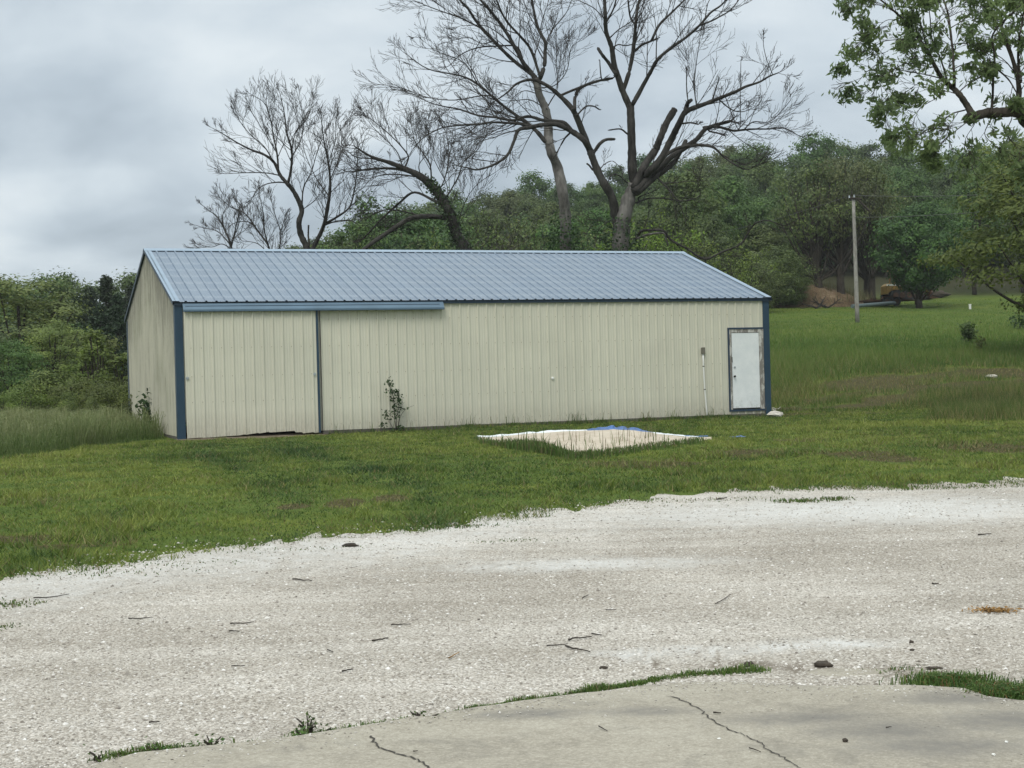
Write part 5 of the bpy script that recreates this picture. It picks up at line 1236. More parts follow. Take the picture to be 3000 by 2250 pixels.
def build_pile():
    V = []; m = 30
    for f, b in zip(PILE_F, PILE_B):
        for t in np.linspace(0, 1, m):
            p = f + (b - f) * t; g0 = float(terrain(p[0], p[1])); hgt = max(b[2] - float(terrain(b[0], b[1])), 0.0)
            p[2] = g0 + 0.012 + hgt * (1 - (1 - t) ** 1.6) + 0.05 * math.sin(t * 3.14) * min(1, hgt * 6) + (float(fbm(p[0], p[1], 2.2, 90)) - 0.5) * 0.13 * math.sin(min(t * 1.1, 1) * 3.14) ** 0.5 * min(1, hgt * 6 + 0.2)
            V.append(p)
        for e, dz in ((0.5, 0.55), (1.1, 0.0)):
            p = b + np.array([0, e, 0]); g0 = float(terrain(p[0], p[1])); p[2] = g0 - 0.02 + max(b[2] - float(terrain(b[0], b[1])), 0) * dz; V.append(p)
    V = np.array(V); w = m + 2; n = len(PXS); idx = np.arange(n * w).reshape(n, w); c = V.mean(0) * [1, 1, 0]
    F = np.stack([idx[:-1, :-1], idx[1:, :-1], idx[1:, 1:], idx[:-1, 1:]], -1).reshape(-1, 4)
    o = link('sand_pile', mesh('sand_pile', V - c, [F], [MT['sand']], smooth=True)); o.location = c
    tag(o, 'low wide pile of pale sand lying in the grass before the shed', 'sand pile')
    def sheet(name, P, wd, amp, m_, label, cat, seed, rows=7, lift=0.02):
        """crumpled strip of tarpaulin lying along the rim"""
        rg = np.random.default_rng(seed); P = smoothline(P, 14); n = len(P); Vs = []
        s_ = np.arange(n) * 0.09
        for j in range(rows):
            t = j / (rows - 1)
            for i in range(n):
                q = P[i].copy(); e = (0.4 + 0.6 * math.sin(3.14 * (i + 0.5) / n)) 
                ww = np.interp(i / (n - 1), np.linspace(0, 1, len(wd)), wd)
                q[1] += (t - 0.35) * ww * 1.6; fold = amp * e * (0.2 + 2.6 * (float(fbm(s_[i] * 1.1, t * 1.5, 1.6, seed, 4)) - 0.25)) * (1 - 0.7 * abs(2 * t - 1) ** 2)
                gq = float(terrain(q[0], q[1])); q[2] = gq + (P[i][2] - float(terrain(P[i][0], P[i][1]))) * min(1.0, 1.35 - 0.9 * abs(t - 0.4)) * (1 if q[1] >= P[i][1] - 0.05 else 0.9) + lift + fold; q[0] += rg.normal(0, 0.012)
                Vs.append(q)
        Vs = np.array(Vs); ix = np.arange(rows * n).reshape(rows, n); cc = Vs.mean(0) * [1, 1, 0]
        Fs = np.stack([ix[:-1, :-1], ix[:-1, 1:], ix[1:, 1:], ix[1:, :-1]], -1).reshape(-1, 4)
        o = link(name, mesh(name, Vs - cc, [Fs], [m_], smooth=False)); o.location = cc
        sm = o.modifiers.new('thickness', 'SOLIDIFY'); sm.thickness = 0.004
        tag(o, label, cat)
    def rim(px, dy=0): i = int(np.clip(round((px - 1395) / (690 / 89)), 0, 89)); return PILE_B[i] + np.array([0, dy, 0])
    sheet('white_tarp', [rim(1397, 0.05), rim(1430, 0.05), rim(1480, 0), rim(1540, 0), rim(1600, -0.1), rim(1660, 0), rim(1722, 0)], [0.55, 0.45, 0.35, 0.3, 0.22, 0.18], 0.02, MT['wtarp'], 'crumpled white tarp edge along the left rim of the sand pile', 'tarp', 3)
    sheet('blue_tarp', [rim(1720, 0), rim(1760, 0.02), rim(1800, 0), rim(1840, 0.02), rim(1870, -0.05), rim(1905, -0.1)], [0.14, 0.24, 0.3, 0.3, 0.45, 0.3], 0.055, MT['btarp'], 'bunched bright blue tarp along the back rim of the sand pile', 'tarp', 5)
    sheet('white_tarp', [rim(1895, -0.1), rim(1930, -0.05), rim(1970, 0), rim(2010, 0), rim(2050, 0)], [0.16, 0.16, 0.12, 0.1], 0.02, MT['wtarp'], 'thin white tarp edge at the right rim of the sand pile', 'tarp', 7)
    sheet('blue_tarp', [rim(1960, 0.12), rim(2000, 0.1), rim(2040, 0.1), rim(2080, 0.12)], [0.10, 0.12, 0.12, 0.08], 0.025, MT['btarp'], 'narrow strip of blue tarp at the right tip of the sand pile', 'tarp', 9)
    a = hit(2140, 1284); b = hit(2185, 1283)
    sheet('blue_tarp', [a, (a + b) / 2, b], [0.12, 0.16, 0.1], 0.02, MT['btarp'], 'small scrap of blue tarp lying alone in the grass', 'tarp', 11)
build_pile()
build_lawn(); build_meadow(); build_tall()

def fringe():
    """longer weeds and stalks: before the sand pile, along the shed, along the slab and gravel edge"""
    rg = np.random.default_rng(91)
    def strip(name, P, h, w, stops, label, lean=0.5, dryp=0.1, drycol=(0.16, 0.14, 0.07)):
        n = len(P); c = mixc(rg.random(n), stops); dd = rg.random(n) < dryp; c[dd] = np.array(drycol) * (0.5 + 0.8 * rg.random((dd.sum(), 1)))
        tag(link(name, blade_mesh(P, h, w, lean, c, rg, True)), label, 'grass', None, 'stuff')
    GR = [(0, (0.040, 0.085, 0.020)), (0.5, (0.075, 0.130, 0.030)), (1, (0.14, 0.19, 0.055))]
    # before the pile
    n = 5200; px = np.clip(rg.normal(1600, 75, n), 1400, 1850); k = rg.random(n) < 0.5; px = np.where(k, rg.uniform(1400, 2060, n), px)
    P = np.array([PILE_F[int(np.clip((a - 1395) / (690 / 89), 0, 89))] for a in px]); P[:, 0] += rg.normal(0, 0.03, n); P[:, 1] += rg.normal(-0.02, 0.22, n); P[:, 2] = terrain(P[:, 0], P[:, 1])
    left = np.exp(-((px - 1570) / 90.0) ** 2); h = (0.06 + 0.16 * left * rg.random(n) + 0.08 * rg.random(n)); h = np.where(rg.random(n) < 0.035, h + 0.22 * rg.random(n), h)
    strip('pile_weeds', P, h, 0.010 + 0.008 * rg.random(n), GR, 'weeds and seed stalks growing along the front of the sand pile', 0.4, 0.18)
    # stalks standing in the sand
    n = 150; i = rg.integers(16, 72, n); t = rg.random(n)[:, None] * 0.45; P = PILE_F[i] + (PILE_B[i] - PILE_F[i]) * t
    P[:, 2] = terrain(P[:, 0], P[:, 1]) + 0.03
    strip('sand_stalks', P, 0.12 + 0.35 * rg.random(n), 0.008 + 0.005 * rg.random(n), GR, 'thin dry stalks standing in the sand', 0.25, 0.5)
    # foot of the shed wall
    n = 3800; lx = np.where(rg.random(n) < 0.5, rg.uniform(3.4, 15.4, n), rg.choice([6.9, 8.0, 9.6, 10.3, 11.6, 12.4, 13.1, 13.5, 13.8], n) + rg.normal(0, 0.10, n)); ly = -rg.uniform(0.02, 0.3, n)
    P = np.array([shed_w(a, b) for a, b in zip(lx, ly)]); P[:, 2] = terrain(P[:, 0], P[:, 1]) - 0.01
    h = 0.05 + 0.10 * rg.random(n); tall = rg.random(n) < 0.05; h[tall] += 0.35 * rg.random(tall.sum())
    strip('wall_weeds', P, h, 0.010 + 0.006 * rg.random(n), GR, 'sparse weeds along the foot of the shed wall', 0.5, 0.25)
    # slab edge
    pts = [(300, 2236), (480, 2216), (640, 2206), (800, 2188), (950, 2172), (1190, 2128), (1350, 2104), (1500, 2080), (1700, 2054), (1830, 2024), (1950, 2002), (2080, 1988), (2260, 1978)]
    PP = np.array([hit(a, b) for a, b in pts]); dens = [0.5, 0.7, 0.05, 0.0, 0.35, 0.9, 0.9, 1.0, 1.0, 1.0, 1.0, 0.9, 0.2]
    out = []; hs = []
    for i in range(len(PP) - 1):
        ln = np.linalg.norm(PP[i + 1] - PP[i]); m = int(ln * 5200)
        t = rg.random(m); q = PP[i] + (PP[i + 1] - PP[i]) * t[:, None]; dn = dens[i] + (dens[i + 1] - dens[i]) * t
        keep = rg.random(m) < dn * (0.25 + 1.1 * fbm(q[:, 0], q[:, 1], 4, 93)); q = q[keep]; q[:, 1] += rg.normal(0.0, 0.030, len(q)) + 0.02; out.append(q); hs.append(0.010 + 0.060 * rg.random(len(q)) ** 1.5 * (0.1 + 2.0 * np.clip(fbm(q[:, 0], q[:, 1], 5, 95) - 0.25, 0, 1)))
    P = np.vstack(out); h = np.concatenate(hs); P[:, 2] = terrain(P[:, 0], P[:, 1]) + 0.010
    strip('edge_grass', P, h, 0.0035 + 0.004 * rg.random(len(P)), [(0, (0.045, 0.095, 0.020)), (0.6, (0.095, 0.165, 0.035)), (1, (0.18, 0.24, 0.07))], 'ragged line of grass along the edge of the concrete slab', 0.9, 0.12)
    # right hand clumps at the slab corner
    out = []; hs = []
    for px, py, m, sx, sy, hh in ((2790, 2018, 1500, 0.11, 0.05, 0.085), (2740, 2000, 350, 0.06, 0.05, 0.05), (2900, 2040, 900, 0.08, 0.05, 0.07), (2980, 2050, 2000, 0.12, 0.06, 0.09), (3060, 2060, 2000, 0.14, 0.06, 0.09), (2640, 1975, 90, 0.08, 0.04, 0.03)):
        p = hit(px, py); q = p + np.c_[rg.normal(0, sx, m), rg.normal(0, sy, m), np.zeros(m)]; out.append(q); hs.append(hh * (0.35 + 0.8 * rg.random(m)))
    P = np.vstack(out); h = np.concatenate(hs); P[:, 2] = terrain(P[:, 0], P[:, 1]) + 0.012
    strip('corner_grass', P, h, 0.004 + 0.004 * rg.random(len(P)), [(0, (0.035, 0.080, 0.018)), (0.6, (0.075, 0.140, 0.030)), (1, (0.15, 0.21, 0.06))], 'thick grass and clover at the right corner of the slab', 1.0, 0.10, (0.2, 0.12, 0.05))
    # grass islands in the gravel's far edge
    out = []; hs = []
    for px, py, m, sx, sy, hh in ((1270, 1550, 700, 0.30, 0.10, 0.05), (2340, 1475, 300, 0.16, 0.08, 0.07), (2450, 1468, 220, 0.1, 0.08, 0.07), (2260, 1440, 500, 0.7, 0.15, 0.05), (2600, 1425, 900, 0.9, 0.2, 0.06), (2800, 1432, 500, 0.7, 0.12, 0.05), (1490, 1590, 120, 0.2, 0.06, 0.03), (20, 1780, 260, 0.12, 0.1, 0.04), (15, 1845, 120, 0.06, 0.06, 0.03), (200, 1690, 250, 0.5, 0.15, 0.04), (420, 1660, 200, 0.5, 0.12, 0.035), (800, 1618, 160, 0.5, 0.12, 0.035), (2100, 1470, 140, 0.4, 0.1, 0.05), (1950, 1490, 60, 0.5, 0.1, 0.03), (1850, 1470, 250, 0.25, 0.1, 0.04)):
        p = hit(px, py); q = p + np.c_[rg.normal(0, sx, m), rg.normal(0, sy, m), np.zeros(m)]; out.append(q); hs.append(hh * 0.75 * (0.3 + 0.9 * rg.random(m)))
    P = np.vstack(out); h = np.concatenate(hs); P[:, 2] = terrain(P[:, 0], P[:, 1]) + 0.012
    strip('gravel_weeds', P, h, 0.008 + 0.006 * rg.random(len(P)), GR, 'small patches of grass pushing up through the far edge of the gravel', 0.9, 0.2)
fringe()

# loose stones on the drive
def build_stones():
    rg = np.random.default_rng(101); n = 60000
    inv = rg.uniform(1 / 17.0, 1 / 5.6, n); y = 1 / inv; x = rg.uniform(-0.40, 0.40, n) * y
    ok = (y < gravel_y(x) + 0.15 + rg.normal(0, 0.4, n)) & ~((y < slab_y(np.clip(x, SP[0, 0], SP[-1, 0])) + 0.03) & (x > SP[0, 0] - 0.1)); x, y = x[ok], y[ok]; n = len(x)
    gx = rg.uniform(SP[0, 0], SP[-1, 0], 1500); gy = slab_y(gx) - rg.exponential(0.10, 1500) ; x = np.concatenate([x, gx]); y = np.concatenate([y, gy]); n = len(x); onslab = np.arange(n) >= n - 1500
    s = 0.004 + 0.010 * rg.random(n) ** 2.6 + 0.0004 * np.maximum(y - 7, 0); s = np.where(rg.random(n) < 0.006, s * 1.7, s); s = np.where(onslab, s * 0.55, s)
    base = np.array([[1, 0, 0], [0, 1, 0], [-1, 0, 0], [0, -1, 0], [0, 0, 0.8], [0.0, 0, -0.5]], float)
    V = base[None] * (0.65 + 0.7 * rg.random((n, 6, 3))); a = rg.uniform(0, 6.28, n); c, sn = np.cos(a)[:, None], np.sin(a)[:, None]
    V[..., 2] += 0.25 * V[..., 0] * rg.normal(0, 1, (n, 1)); X = V[..., 0] * c - V[..., 1] * sn; Y = V[..., 0] * sn + V[..., 1] * c
    V = np.stack([X, Y, V[..., 2] * 0.75], -1) * s[:, None, None] + np.c_[x, y, terrain(x, y) + np.where(onslab, SLAB_TOP + 0.002, 0.016)][:, None]
    f = np.array([[0, 1, 4], [1, 2, 4], [2, 3, 4], [3, 0, 4], [1, 0, 5], [2, 1, 5], [3, 2, 5], [0, 3, 5]])
    F = (np.arange(n)[:, None, None] * 6 + f).reshape(-1, 3)
    k = rg.random(n); colr = np.array([0.93, 0.925, 0.93]) * mixc(k, [(0, (0.19, 0.17, 0.145)), (0.25, (0.38, 0.355, 0.315)), (0.8, (0.54, 0.515, 0.47)), (0.97, (0.66, 0.64, 0.605)), (1, (0.78, 0.77, 0.75))])
    def f_(gg): return pbsdf(gg, gg.n('ShaderNodeAttribute', attribute_name='Col').outputs[0], 0.9, 0, 0.2)
    me = mesh('gravel_stones', V.reshape(-1, 3), [F], [mat('stone', f_)], colr=np.repeat(colr, 6, 0))
    tag(link('gravel_stones', me), 'loose limestone chips covering the drive', 'gravel', None, 'stuff')
build_stones()

# ------------------------------------------------------------------ sapling against the wall and other plants at the shed
def wall_sapling():
    rg = np.random.default_rng(111); b = wall_pt(5.05, 0.22, 0); b[2] = terrain(b[0], b[1])
    root = empty('wall_sapling', b, 0.3653); tag(root, 'leafy sapling growing up against the cream shed wall', 'sapling')
    def pt(px, py, out=0.22):
        d = ray(px, py); n = np.array([SS, -SC, 0]); o = shed_w(5.05, -out); t = ((o - CAM) @ n) / (d @ n); p = CAM + d * t - b
        return np.array([p[0] * SC + p[1] * SS, -p[0] * SS + p[1] * SC, p[2]])
    k = 250 / 1659; q = lambda L_: [pt(1050 + x * k, 1050 + y * k, 0.22 + 0.05 * rg.normal()) for x, y in L_]
    m = MB(); C = []
    stems = [([(735, 1400), (710, 1200), (695, 1000), (690, 800), (650, 640), (600, 480), (580, 370)], 0.010, 130),
             ([(740, 1400), (740, 1200), (760, 1050), (790, 850), (760, 700), (720, 600)], 0.009, 90),
             ([(760, 1380), (790, 1200), (810, 1000), (800, 800), (780, 650)], 0.008, 40),
             ([(770, 1380), (810, 1150), (880, 1030), (970, 960), (1080, 915)], 0.006, 3),
             ([(700, 1400), (640, 1300), (580, 1190), (560, 1120), (465, 1100)], 0.006, 26),
             ([(715, 1180), (640, 1120), (570, 1050), (520, 995)], 0.005, 16), ([(810, 1010), (850, 980), (880, 965)], 0.004, 6),
             ([(690, 640), (600, 620), (520, 628)], 0.004, 8), ([(830, 940), (870, 880), (895, 850)], 0.003, 0)]
    for L_, r, nl in stems:
        P = smoothline(q(L_), 4); m.tube(P, np.linspace(r, 0.003, len(P)), 5)
        if nl:
            t = 0.28 + 0.72 * rg.random(nl) if nl > 30 else 0.4 + 0.6 * rg.random(nl); i = np.minimum((t * (len(P) - 1)).astype(int), len(P) - 2)
            C.append(P[i] + rg.normal(size=(nl, 3)) * np.array([0.045, 0.05, 0.025]))
    base = np.array(q([(450, 1310), (460, 1270), (530, 1340), (720, 1390), (800, 1390), (850, 1330), (870, 1360), (690, 1420), (780, 1430), (640, 1410)]))
    C.append(np.repeat(base, 9, 0) + rg.normal(size=(90, 3)) * 0.035)
    m.build('stem', MT['bark'], root, True); leaves('leaves', np.vstack(C), 0.058, 0.75, MT['ivy'], 2, 0.2, 0.2, root)
wall_sapling()

def weed_plant(px, py, Y, h, n, m_, leaf, label, seed, sp=0.25, name='weed_plant'):
    p = hit(px, py) if Y is None else ground_at(px, Y); rg = np.random.default_rng(seed); root = empty(name, p); tag(root, label, 'weed')
    mb = MB(); C = []
    for s in range(n):
        a = rg.uniform(0, 6.28); d = rg.uniform(0.2, 1) * sp; hh = h * rg.uniform(0.5, 1)
        P = smoothline([(0.05 * math.cos(a), 0.05 * math.sin(a), -0.03), (d * 0.4 * math.cos(a), d * 0.4 * math.sin(a), hh * 0.6), (d * math.cos(a), d * math.sin(a), hh)], 4)
        mb.tube(P, np.linspace(0.008, 0.003, len(P)), 4); k = int(14 * hh / 0.4) + 6; i = rg.integers(1, len(P), k); C.append(P[i] + rg.normal(size=(k, 3)) * leaf * 0.8)
    mb.build('stem', MT['bark'], root); leaves('leaves', np.vstack(C), leaf, 0.6, m_, seed, 0.3, 0.2, root)
p_ = shed_w(-0.45, 2.6); px_, py_ = proj(np.array([p_[0], p_[1], terrain(p_[0], p_[1])]))
weed_plant(452, 1268, None, 1.0, 26, MT['ivy'], 0.13, 'big-leaved dark weed standing against the stained gable wall', 3, 0.32)
weed_plant(392, 1258, None, 1.0, 26, MT['leaf_dull'], 0.07, 'feathery grey-green weed at the far end of the gable wall', 4, 0.3)
weed_plant(508, 1280, None, 0.65, 16, MT['leaf_olive'], 0.05, 'spindly weed by the blue corner post', 5, 0.15)
weed_plant(2840, 1006, None, 0.95, 14, MT['leaf_hill'], 0.16, 'lone leafy shrub in the long grass of the meadow', 6, 0.45)
weed_plant(2872, 1040, None, 0.7, 5, MT['leaf_yellow'], 0.12, 'pale weed beside the lone meadow shrub', 7, 0.25)
weed_plant(2985, 966, None, 0.9, 6, MT['leaf_dark'], 0.18, 'low dark weed at the right edge of the meadow', 8, 0.6)
weed_plant(1362, 1236, None, 0.35, 5, MT['leaf_dark'], 0.06, 'small dark weed below the middle of the shed wall', 9, 0.08)
for i, (px, py, h, n, sp, lb) in enumerate(((905, 2168, 0.10, 9, 0.09, 'broad weed with a seed stalk at the slab edge near the long crack'), (1215 * 0 + 880, 2176, 0.06, 7, 0.07, 'small leafy weed just left of the stalked slab-edge weed'), (940, 2172, 0.055, 7, 0.07, 'low leafy weed just right of the stalked slab-edge weed'),
      (470, 2232, 0.06, 9, 0.09, 'leafy weed in the left part of the slab edge'), (620, 2214, 0.075, 8, 0.08, 'leafy weed near the left crack of the slab'), (560, 2222, 0.05, 8, 0.08, 'flat weed among the left slab-edge weeds'), (1240, 2130, 0.07, 7, 0.08, 'spiky weed where the long grass line along the slab begins'), (290, 2246, 0.06, 5, 0.05, 'dark weed at the lower left corner of the slab'))):
    weed_plant(px, py, None, h, n, MT['leaf_hill'], 0.022, lb, 20 + i, sp, 'edge_weed')

# ------------------------------------------------------------------ sticks, clods and small litter on the drive and slab
def stick(pts, r, label, on_slab=False, group=None, m_='stick'):
    P = np.array([slab_pt(a, b) + [0, 0, 0.004] if on_slab else hit(a, b, 0.02) for a, b in pts]); c = P.mean(0)
    rg = np.random.default_rng(int(pts[0][0])); r = r * 0.72; Q = smoothline(P - c, 3); Q[:, 2] += r * 0.8 + rg.random(len(Q)) * r
    o = MB(); o.tube(Q, np.linspace(r, r * 0.55, len(Q)), 5); ob = o.build('twig', MT[m_]); ob.location = c; tag(ob, label, 'twig', group)
S7 = 1500 / 2212
def z7(*p): return [(1500 + a * S7, 1700 + b * S7) for a, b in p]
def z8(*p): return [(a * S7, 1600 + b * S7) for a, b in p]
stick(z7((245, 278), (275, 272), (345, 267)), 0.008, 'dark curved twig above the pair of twigs near the white dusty patch')
stick(z7((150, 303), (190, 300), (240, 294)), 0.006, 'thin straight twig left of the curved dark twig')
stick(z7((232, 308), (280, 318), (338, 328)), 0.008, 'dark twig slanting down right below the curved twig')
stick(z7((878, 122), (915, 98), (945, 78)), 0.005, 'thin slanting twig right of the middle of the gravel')
stick(z7((345, 252), (390, 260)), 0.007, 'short dark twig above the right end of the curved twig')
stick(z7((305, 92), (330, 82)), 0.006, 'short bent twig in the middle of the gravel, above the curved twig')
stick(z7((405, 143), (450, 146)), 0.005, 'faint short twig in the middle of the gravel')
stick(z7((1815, 33), (1845, 34)), 0.009, 'short thick black twig in the gravel at the far right')
stick(z8((1265, 158), (1310, 163), (1348, 165)), 0.009, 'long dark twig near the middle of the drive')
stick(z8((555, 330), (610, 330), (660, 326)), 0.006, 'long thin twig in the left part of the gravel')
stick(z8((995, 350), (1050, 350), (1098, 347)), 0.006, 'straight thin twig left of the middle of the gravel')
stick(z8((990, 388), (1035, 391)), 0.007, 'short dark twig just below the straight thin twig')
stick(z8((1690, 357), (1730, 358), (1775, 355)), 0.006, 'dark straight twig in the middle of the gravel')
stick(z8((1608, 430), (1640, 424), (1678, 418)), 0.008, 'dark twig below the straight one in the middle of the gravel')
stick(z8((145, 240), (220, 234), (300, 224)), 0.007, 'longest thin twig, lying at the left near the grass')
stick(z8((1478, 560), (1525, 552)), 0.007, 'short dark twig right of the lower middle of the gravel')
stick(z8((1940, 505), (1985, 480)), 0.006, 'short reddish twig low in the middle gravel', m_='straw')
stick(z8((1000, 540), (1060, 535)), 0.005, 'faint thin twig in the lower left gravel')
stick(z8((1415, 470), (1440, 478)), 0.006, 'tiny dark twig in the lower middle gravel')
stick(z8((645, 788), (690, 787)), 0.006, 'short twig lying low in the left gravel')
stick([(2100 - 0, 1471), (2130, 1466)], 0.012, 'dark twig by the grass patches at the gravel edge')
stick([(2865, 1575), (2905, 1575)], 0.010, 'dark thin twig in the gravel at the right edge')
stick(z7((870, 576), (903, 579)), 0.006, 'short brown twig on the slab right of the crack', True)
stick(z7((375, 635), (412, 655)), 0.004, 'brown twig on the slab left of the crack', True)
stick(z7((1025, 730), (1075, 746)), 0.004, 'thin brown twig beside the crack low on the slab', True)
stick(z7((1615, 643), (1640, 642)), 0.004, 'tiny twig on the darker right part of the slab', True)
stick(z8((1785, 895), (1805, 895)), 0.004, 'tiny twig on the slab right of the left crack', True)

def lump(name, px, py, r, sc, m_, label, cat, seed, on_slab=False):
    p = slab_pt(px, py) if on_slab else hit(px, py, 0.016); o = MB(); o.sphere((0, 0, r * sc[2] * 0.55), r, 9, 6, sc, 0.55, seed); ob = o.build(name, MT[m_]); ob.location = p; tag(ob, label, cat)
lump('dirt_clod', 2413, 1962, 0.045, (1.15, 0.7, 0.45), 'clod', 'largest brown dirt clod beside the flat patch near the slab', 'clod', 1)
lump('dirt_clod', 2196, 1965, 0.026, (1, 0.8, 0.75), 'clod', 'pointed dark clod at the end of the white dusty patch', 'clod', 2)
lump('dirt_clod', 1768, 1970, 0.02, (1.2, 0.8, 0.5), 'clod', 'small black clod left of the white dusty patch', 'clod', 3)
lump('wood_chunk', 1027, 1607, 0.055, (1.3, 0.7, 0.35), 'stick', 'black chunk of wood on the gravel near the grass edge', 'wood', 4)
lump('dirt_clod', 2735, 1970, 0.03, (1.5, 0.7, 0.3), 'clod', 'flat dark clod right of the flat concrete patch', 'clod', 5)
lump('dirt_clod', 2670, 1892, 0.013, (1, 1, 0.8), 'clod', 'tiny round clod in the right gravel', 'clod', 6)
lump('dirt_clod', 2672, 1918, 0.012, (1.2, 1, 0.6), 'clod', 'tiny clod just below the round tiny clod', 'clod', 7)
lump('dirt_clod', 2625, 2027, 0.016, (1.3, 1, 0.5), 'clod', 'dark clod in the loose gravel above the slab', 'clod', 8)
lump('pebble', 2477, 2173, 0.012, (1, 1, 0.8), 'clod', 'dark red-brown pebble on the concrete slab', 'pebble', 9, True)
lump('pebble', 2107, 2165, 0.007, (1.2, 1, 0.5), 'white', 'small white pebble on the slab near the crack', 'pebble', 10, True)
lump('pebble', 2948, 2174, 0.007, (1, 1, 0.7), 'white', 'small white pebble at the right of the slab', 'pebble', 11, True)
lump('pebble', 2911, 2210, 0.007, (1, 1, 0.7), 'white', 'small white pebble lowest on the right of the slab', 'pebble', 12, True)
lump('pebble', 2852, 2044, 0.012, (0.8, 1, 0.9), 'white', 'white stone chip in the grass at the slab corner', 'pebble', 13)
lump('limestone_rock', 2270, 1222, 0.16, (1.15, 0.8, 0.55), 'rock', 'pale rock in the grass by the shed corner', 'rock', 14)
lump('limestone_rock', 2262, 1205, 0.07, (1.6, 0.8, 0.5), 'rock', 'small pale stone right at the foot of the blue corner post', 'rock', 15)
lump('limestone_rock', 2905, 1107, 0.12, (1.6, 1, 0.5), 'rock', 'pale rock in the bare dirt on the slope', 'rock', 16)
stick([(2263, 1198), (2278, 1203), (2286, 1196)], 0.02, 'pale broken stick beside the blue corner post', m_='rock')
# flat patch of old concrete flush with the gravel
def flat_patch():
    p = hit(2480, 1980, 0.018); V = []; n = 28
    for i in range(n):
        a = 6.2832 * i / n; k = 1 + 0.1 * math.sin(3 * a + 1); V.append((0.21 * k * math.cos(a), 0.095 * k * math.sin(a), 0.0))
    V = np.array(V); B = V * [1.1, 1.1, 1]; B[:, 2] = -0.04; i = np.arange(n); j = (i + 1) % n
    o = link('concrete_patch', mesh('concrete_patch', np.vstack([V, B]), [np.arange(n)[None], np.c_[i, i + n, j + n, j]], [MT['concrete']])); o.location = p
    tag(o, 'smooth flat lump of old concrete showing through the gravel by the slab', 'concrete')
flat_patch()
def straw_patch():
    p = hit(2915, 1800, 0.018); rg = np.random.default_rng(3); n = 240; C = np.c_[rg.normal(0, 0.07, n), rg.normal(0, 0.05, n), 0.004 + 0.012 * rg.random(n)]
    o = link('leaf_litter', leaves('leaf_litter', C, 0.035, 0.35, MT['straw'], 5, 0.7)); o.location = p; tag(o, 'patch of orange-brown dry leaf litter on the right gravel', 'leaf litter')
straw_patch()

# ------------------------------------------------------------------ the field: pole, wires, machines, dirt
def build_pole():
    p = hit(2512, 945); Y = p[1]; top = at(2500, 578, Y); hgt = top[2] - p[2]
    root = empty('utility_pole', p); tag(root, 'weathered grey utility pole leaning slightly in the meadow', 'utility pole')
    t = top - p; m = MB(); P = np.array([t * k for k in np.linspace(-0.03, 1, 8)]); m.tube(P, np.linspace(0.130, 0.092, 8), 10); m.build('pole', MT['pole'], root, True)
    m = MB(); a = t * 0.985; m.tube([a + [-0.28, -0.1, 0.05], a + [0.0, -0.14, 0.03], a + [0.45, -0.1, -0.02]], 0.06, 6); m.build('crossarm', MT['stick'], root)
    m = MB(); m.tube([a + [0.2, -0.12, -0.02], a + [0.85, -0.25, -0.75]], 0.075, 5); m.build('brace', MT['stick'], root)
    for dx, dz in ((-0.26, 0.08), (0.02, 0.12)):
        m = MB(); m.tube([a + [dx, -0.12, dz - 0.02], a + [dx, -0.12, dz + 0.12]], [0.05, 0.035], 8); m.build('insulator', MT['steel'], root)
    def wire(name, A, B, sag, label):
        k = np.linspace(0, 1, 30)[:, None]; P = A + (B - A) * k; P[:, 2] -= sag * 4 * (k[:, 0] * (1 - k[:, 0])); c = P[0].copy(); m = MB(); m.tube(P - c, 0.014, 4); o = m.build(name, MT['wire']); o.location = c; tag(o, label, 'power line')
    wire('power_line', top + [0, -0.1, 0.10], at(3300, 538, 66), 0.25, 'upper power line running right from the pole top')
    wire('power_line', p + t * 0.84, at(3300, 572, 66), 0.25, 'lower power line running right from below the pole top')
    wire('power_line', top + [-0.2, -0.1, 0.1], at(1950, 705, 120), 0.4, 'thin power line running left from the pole into the wood')
build_pole()

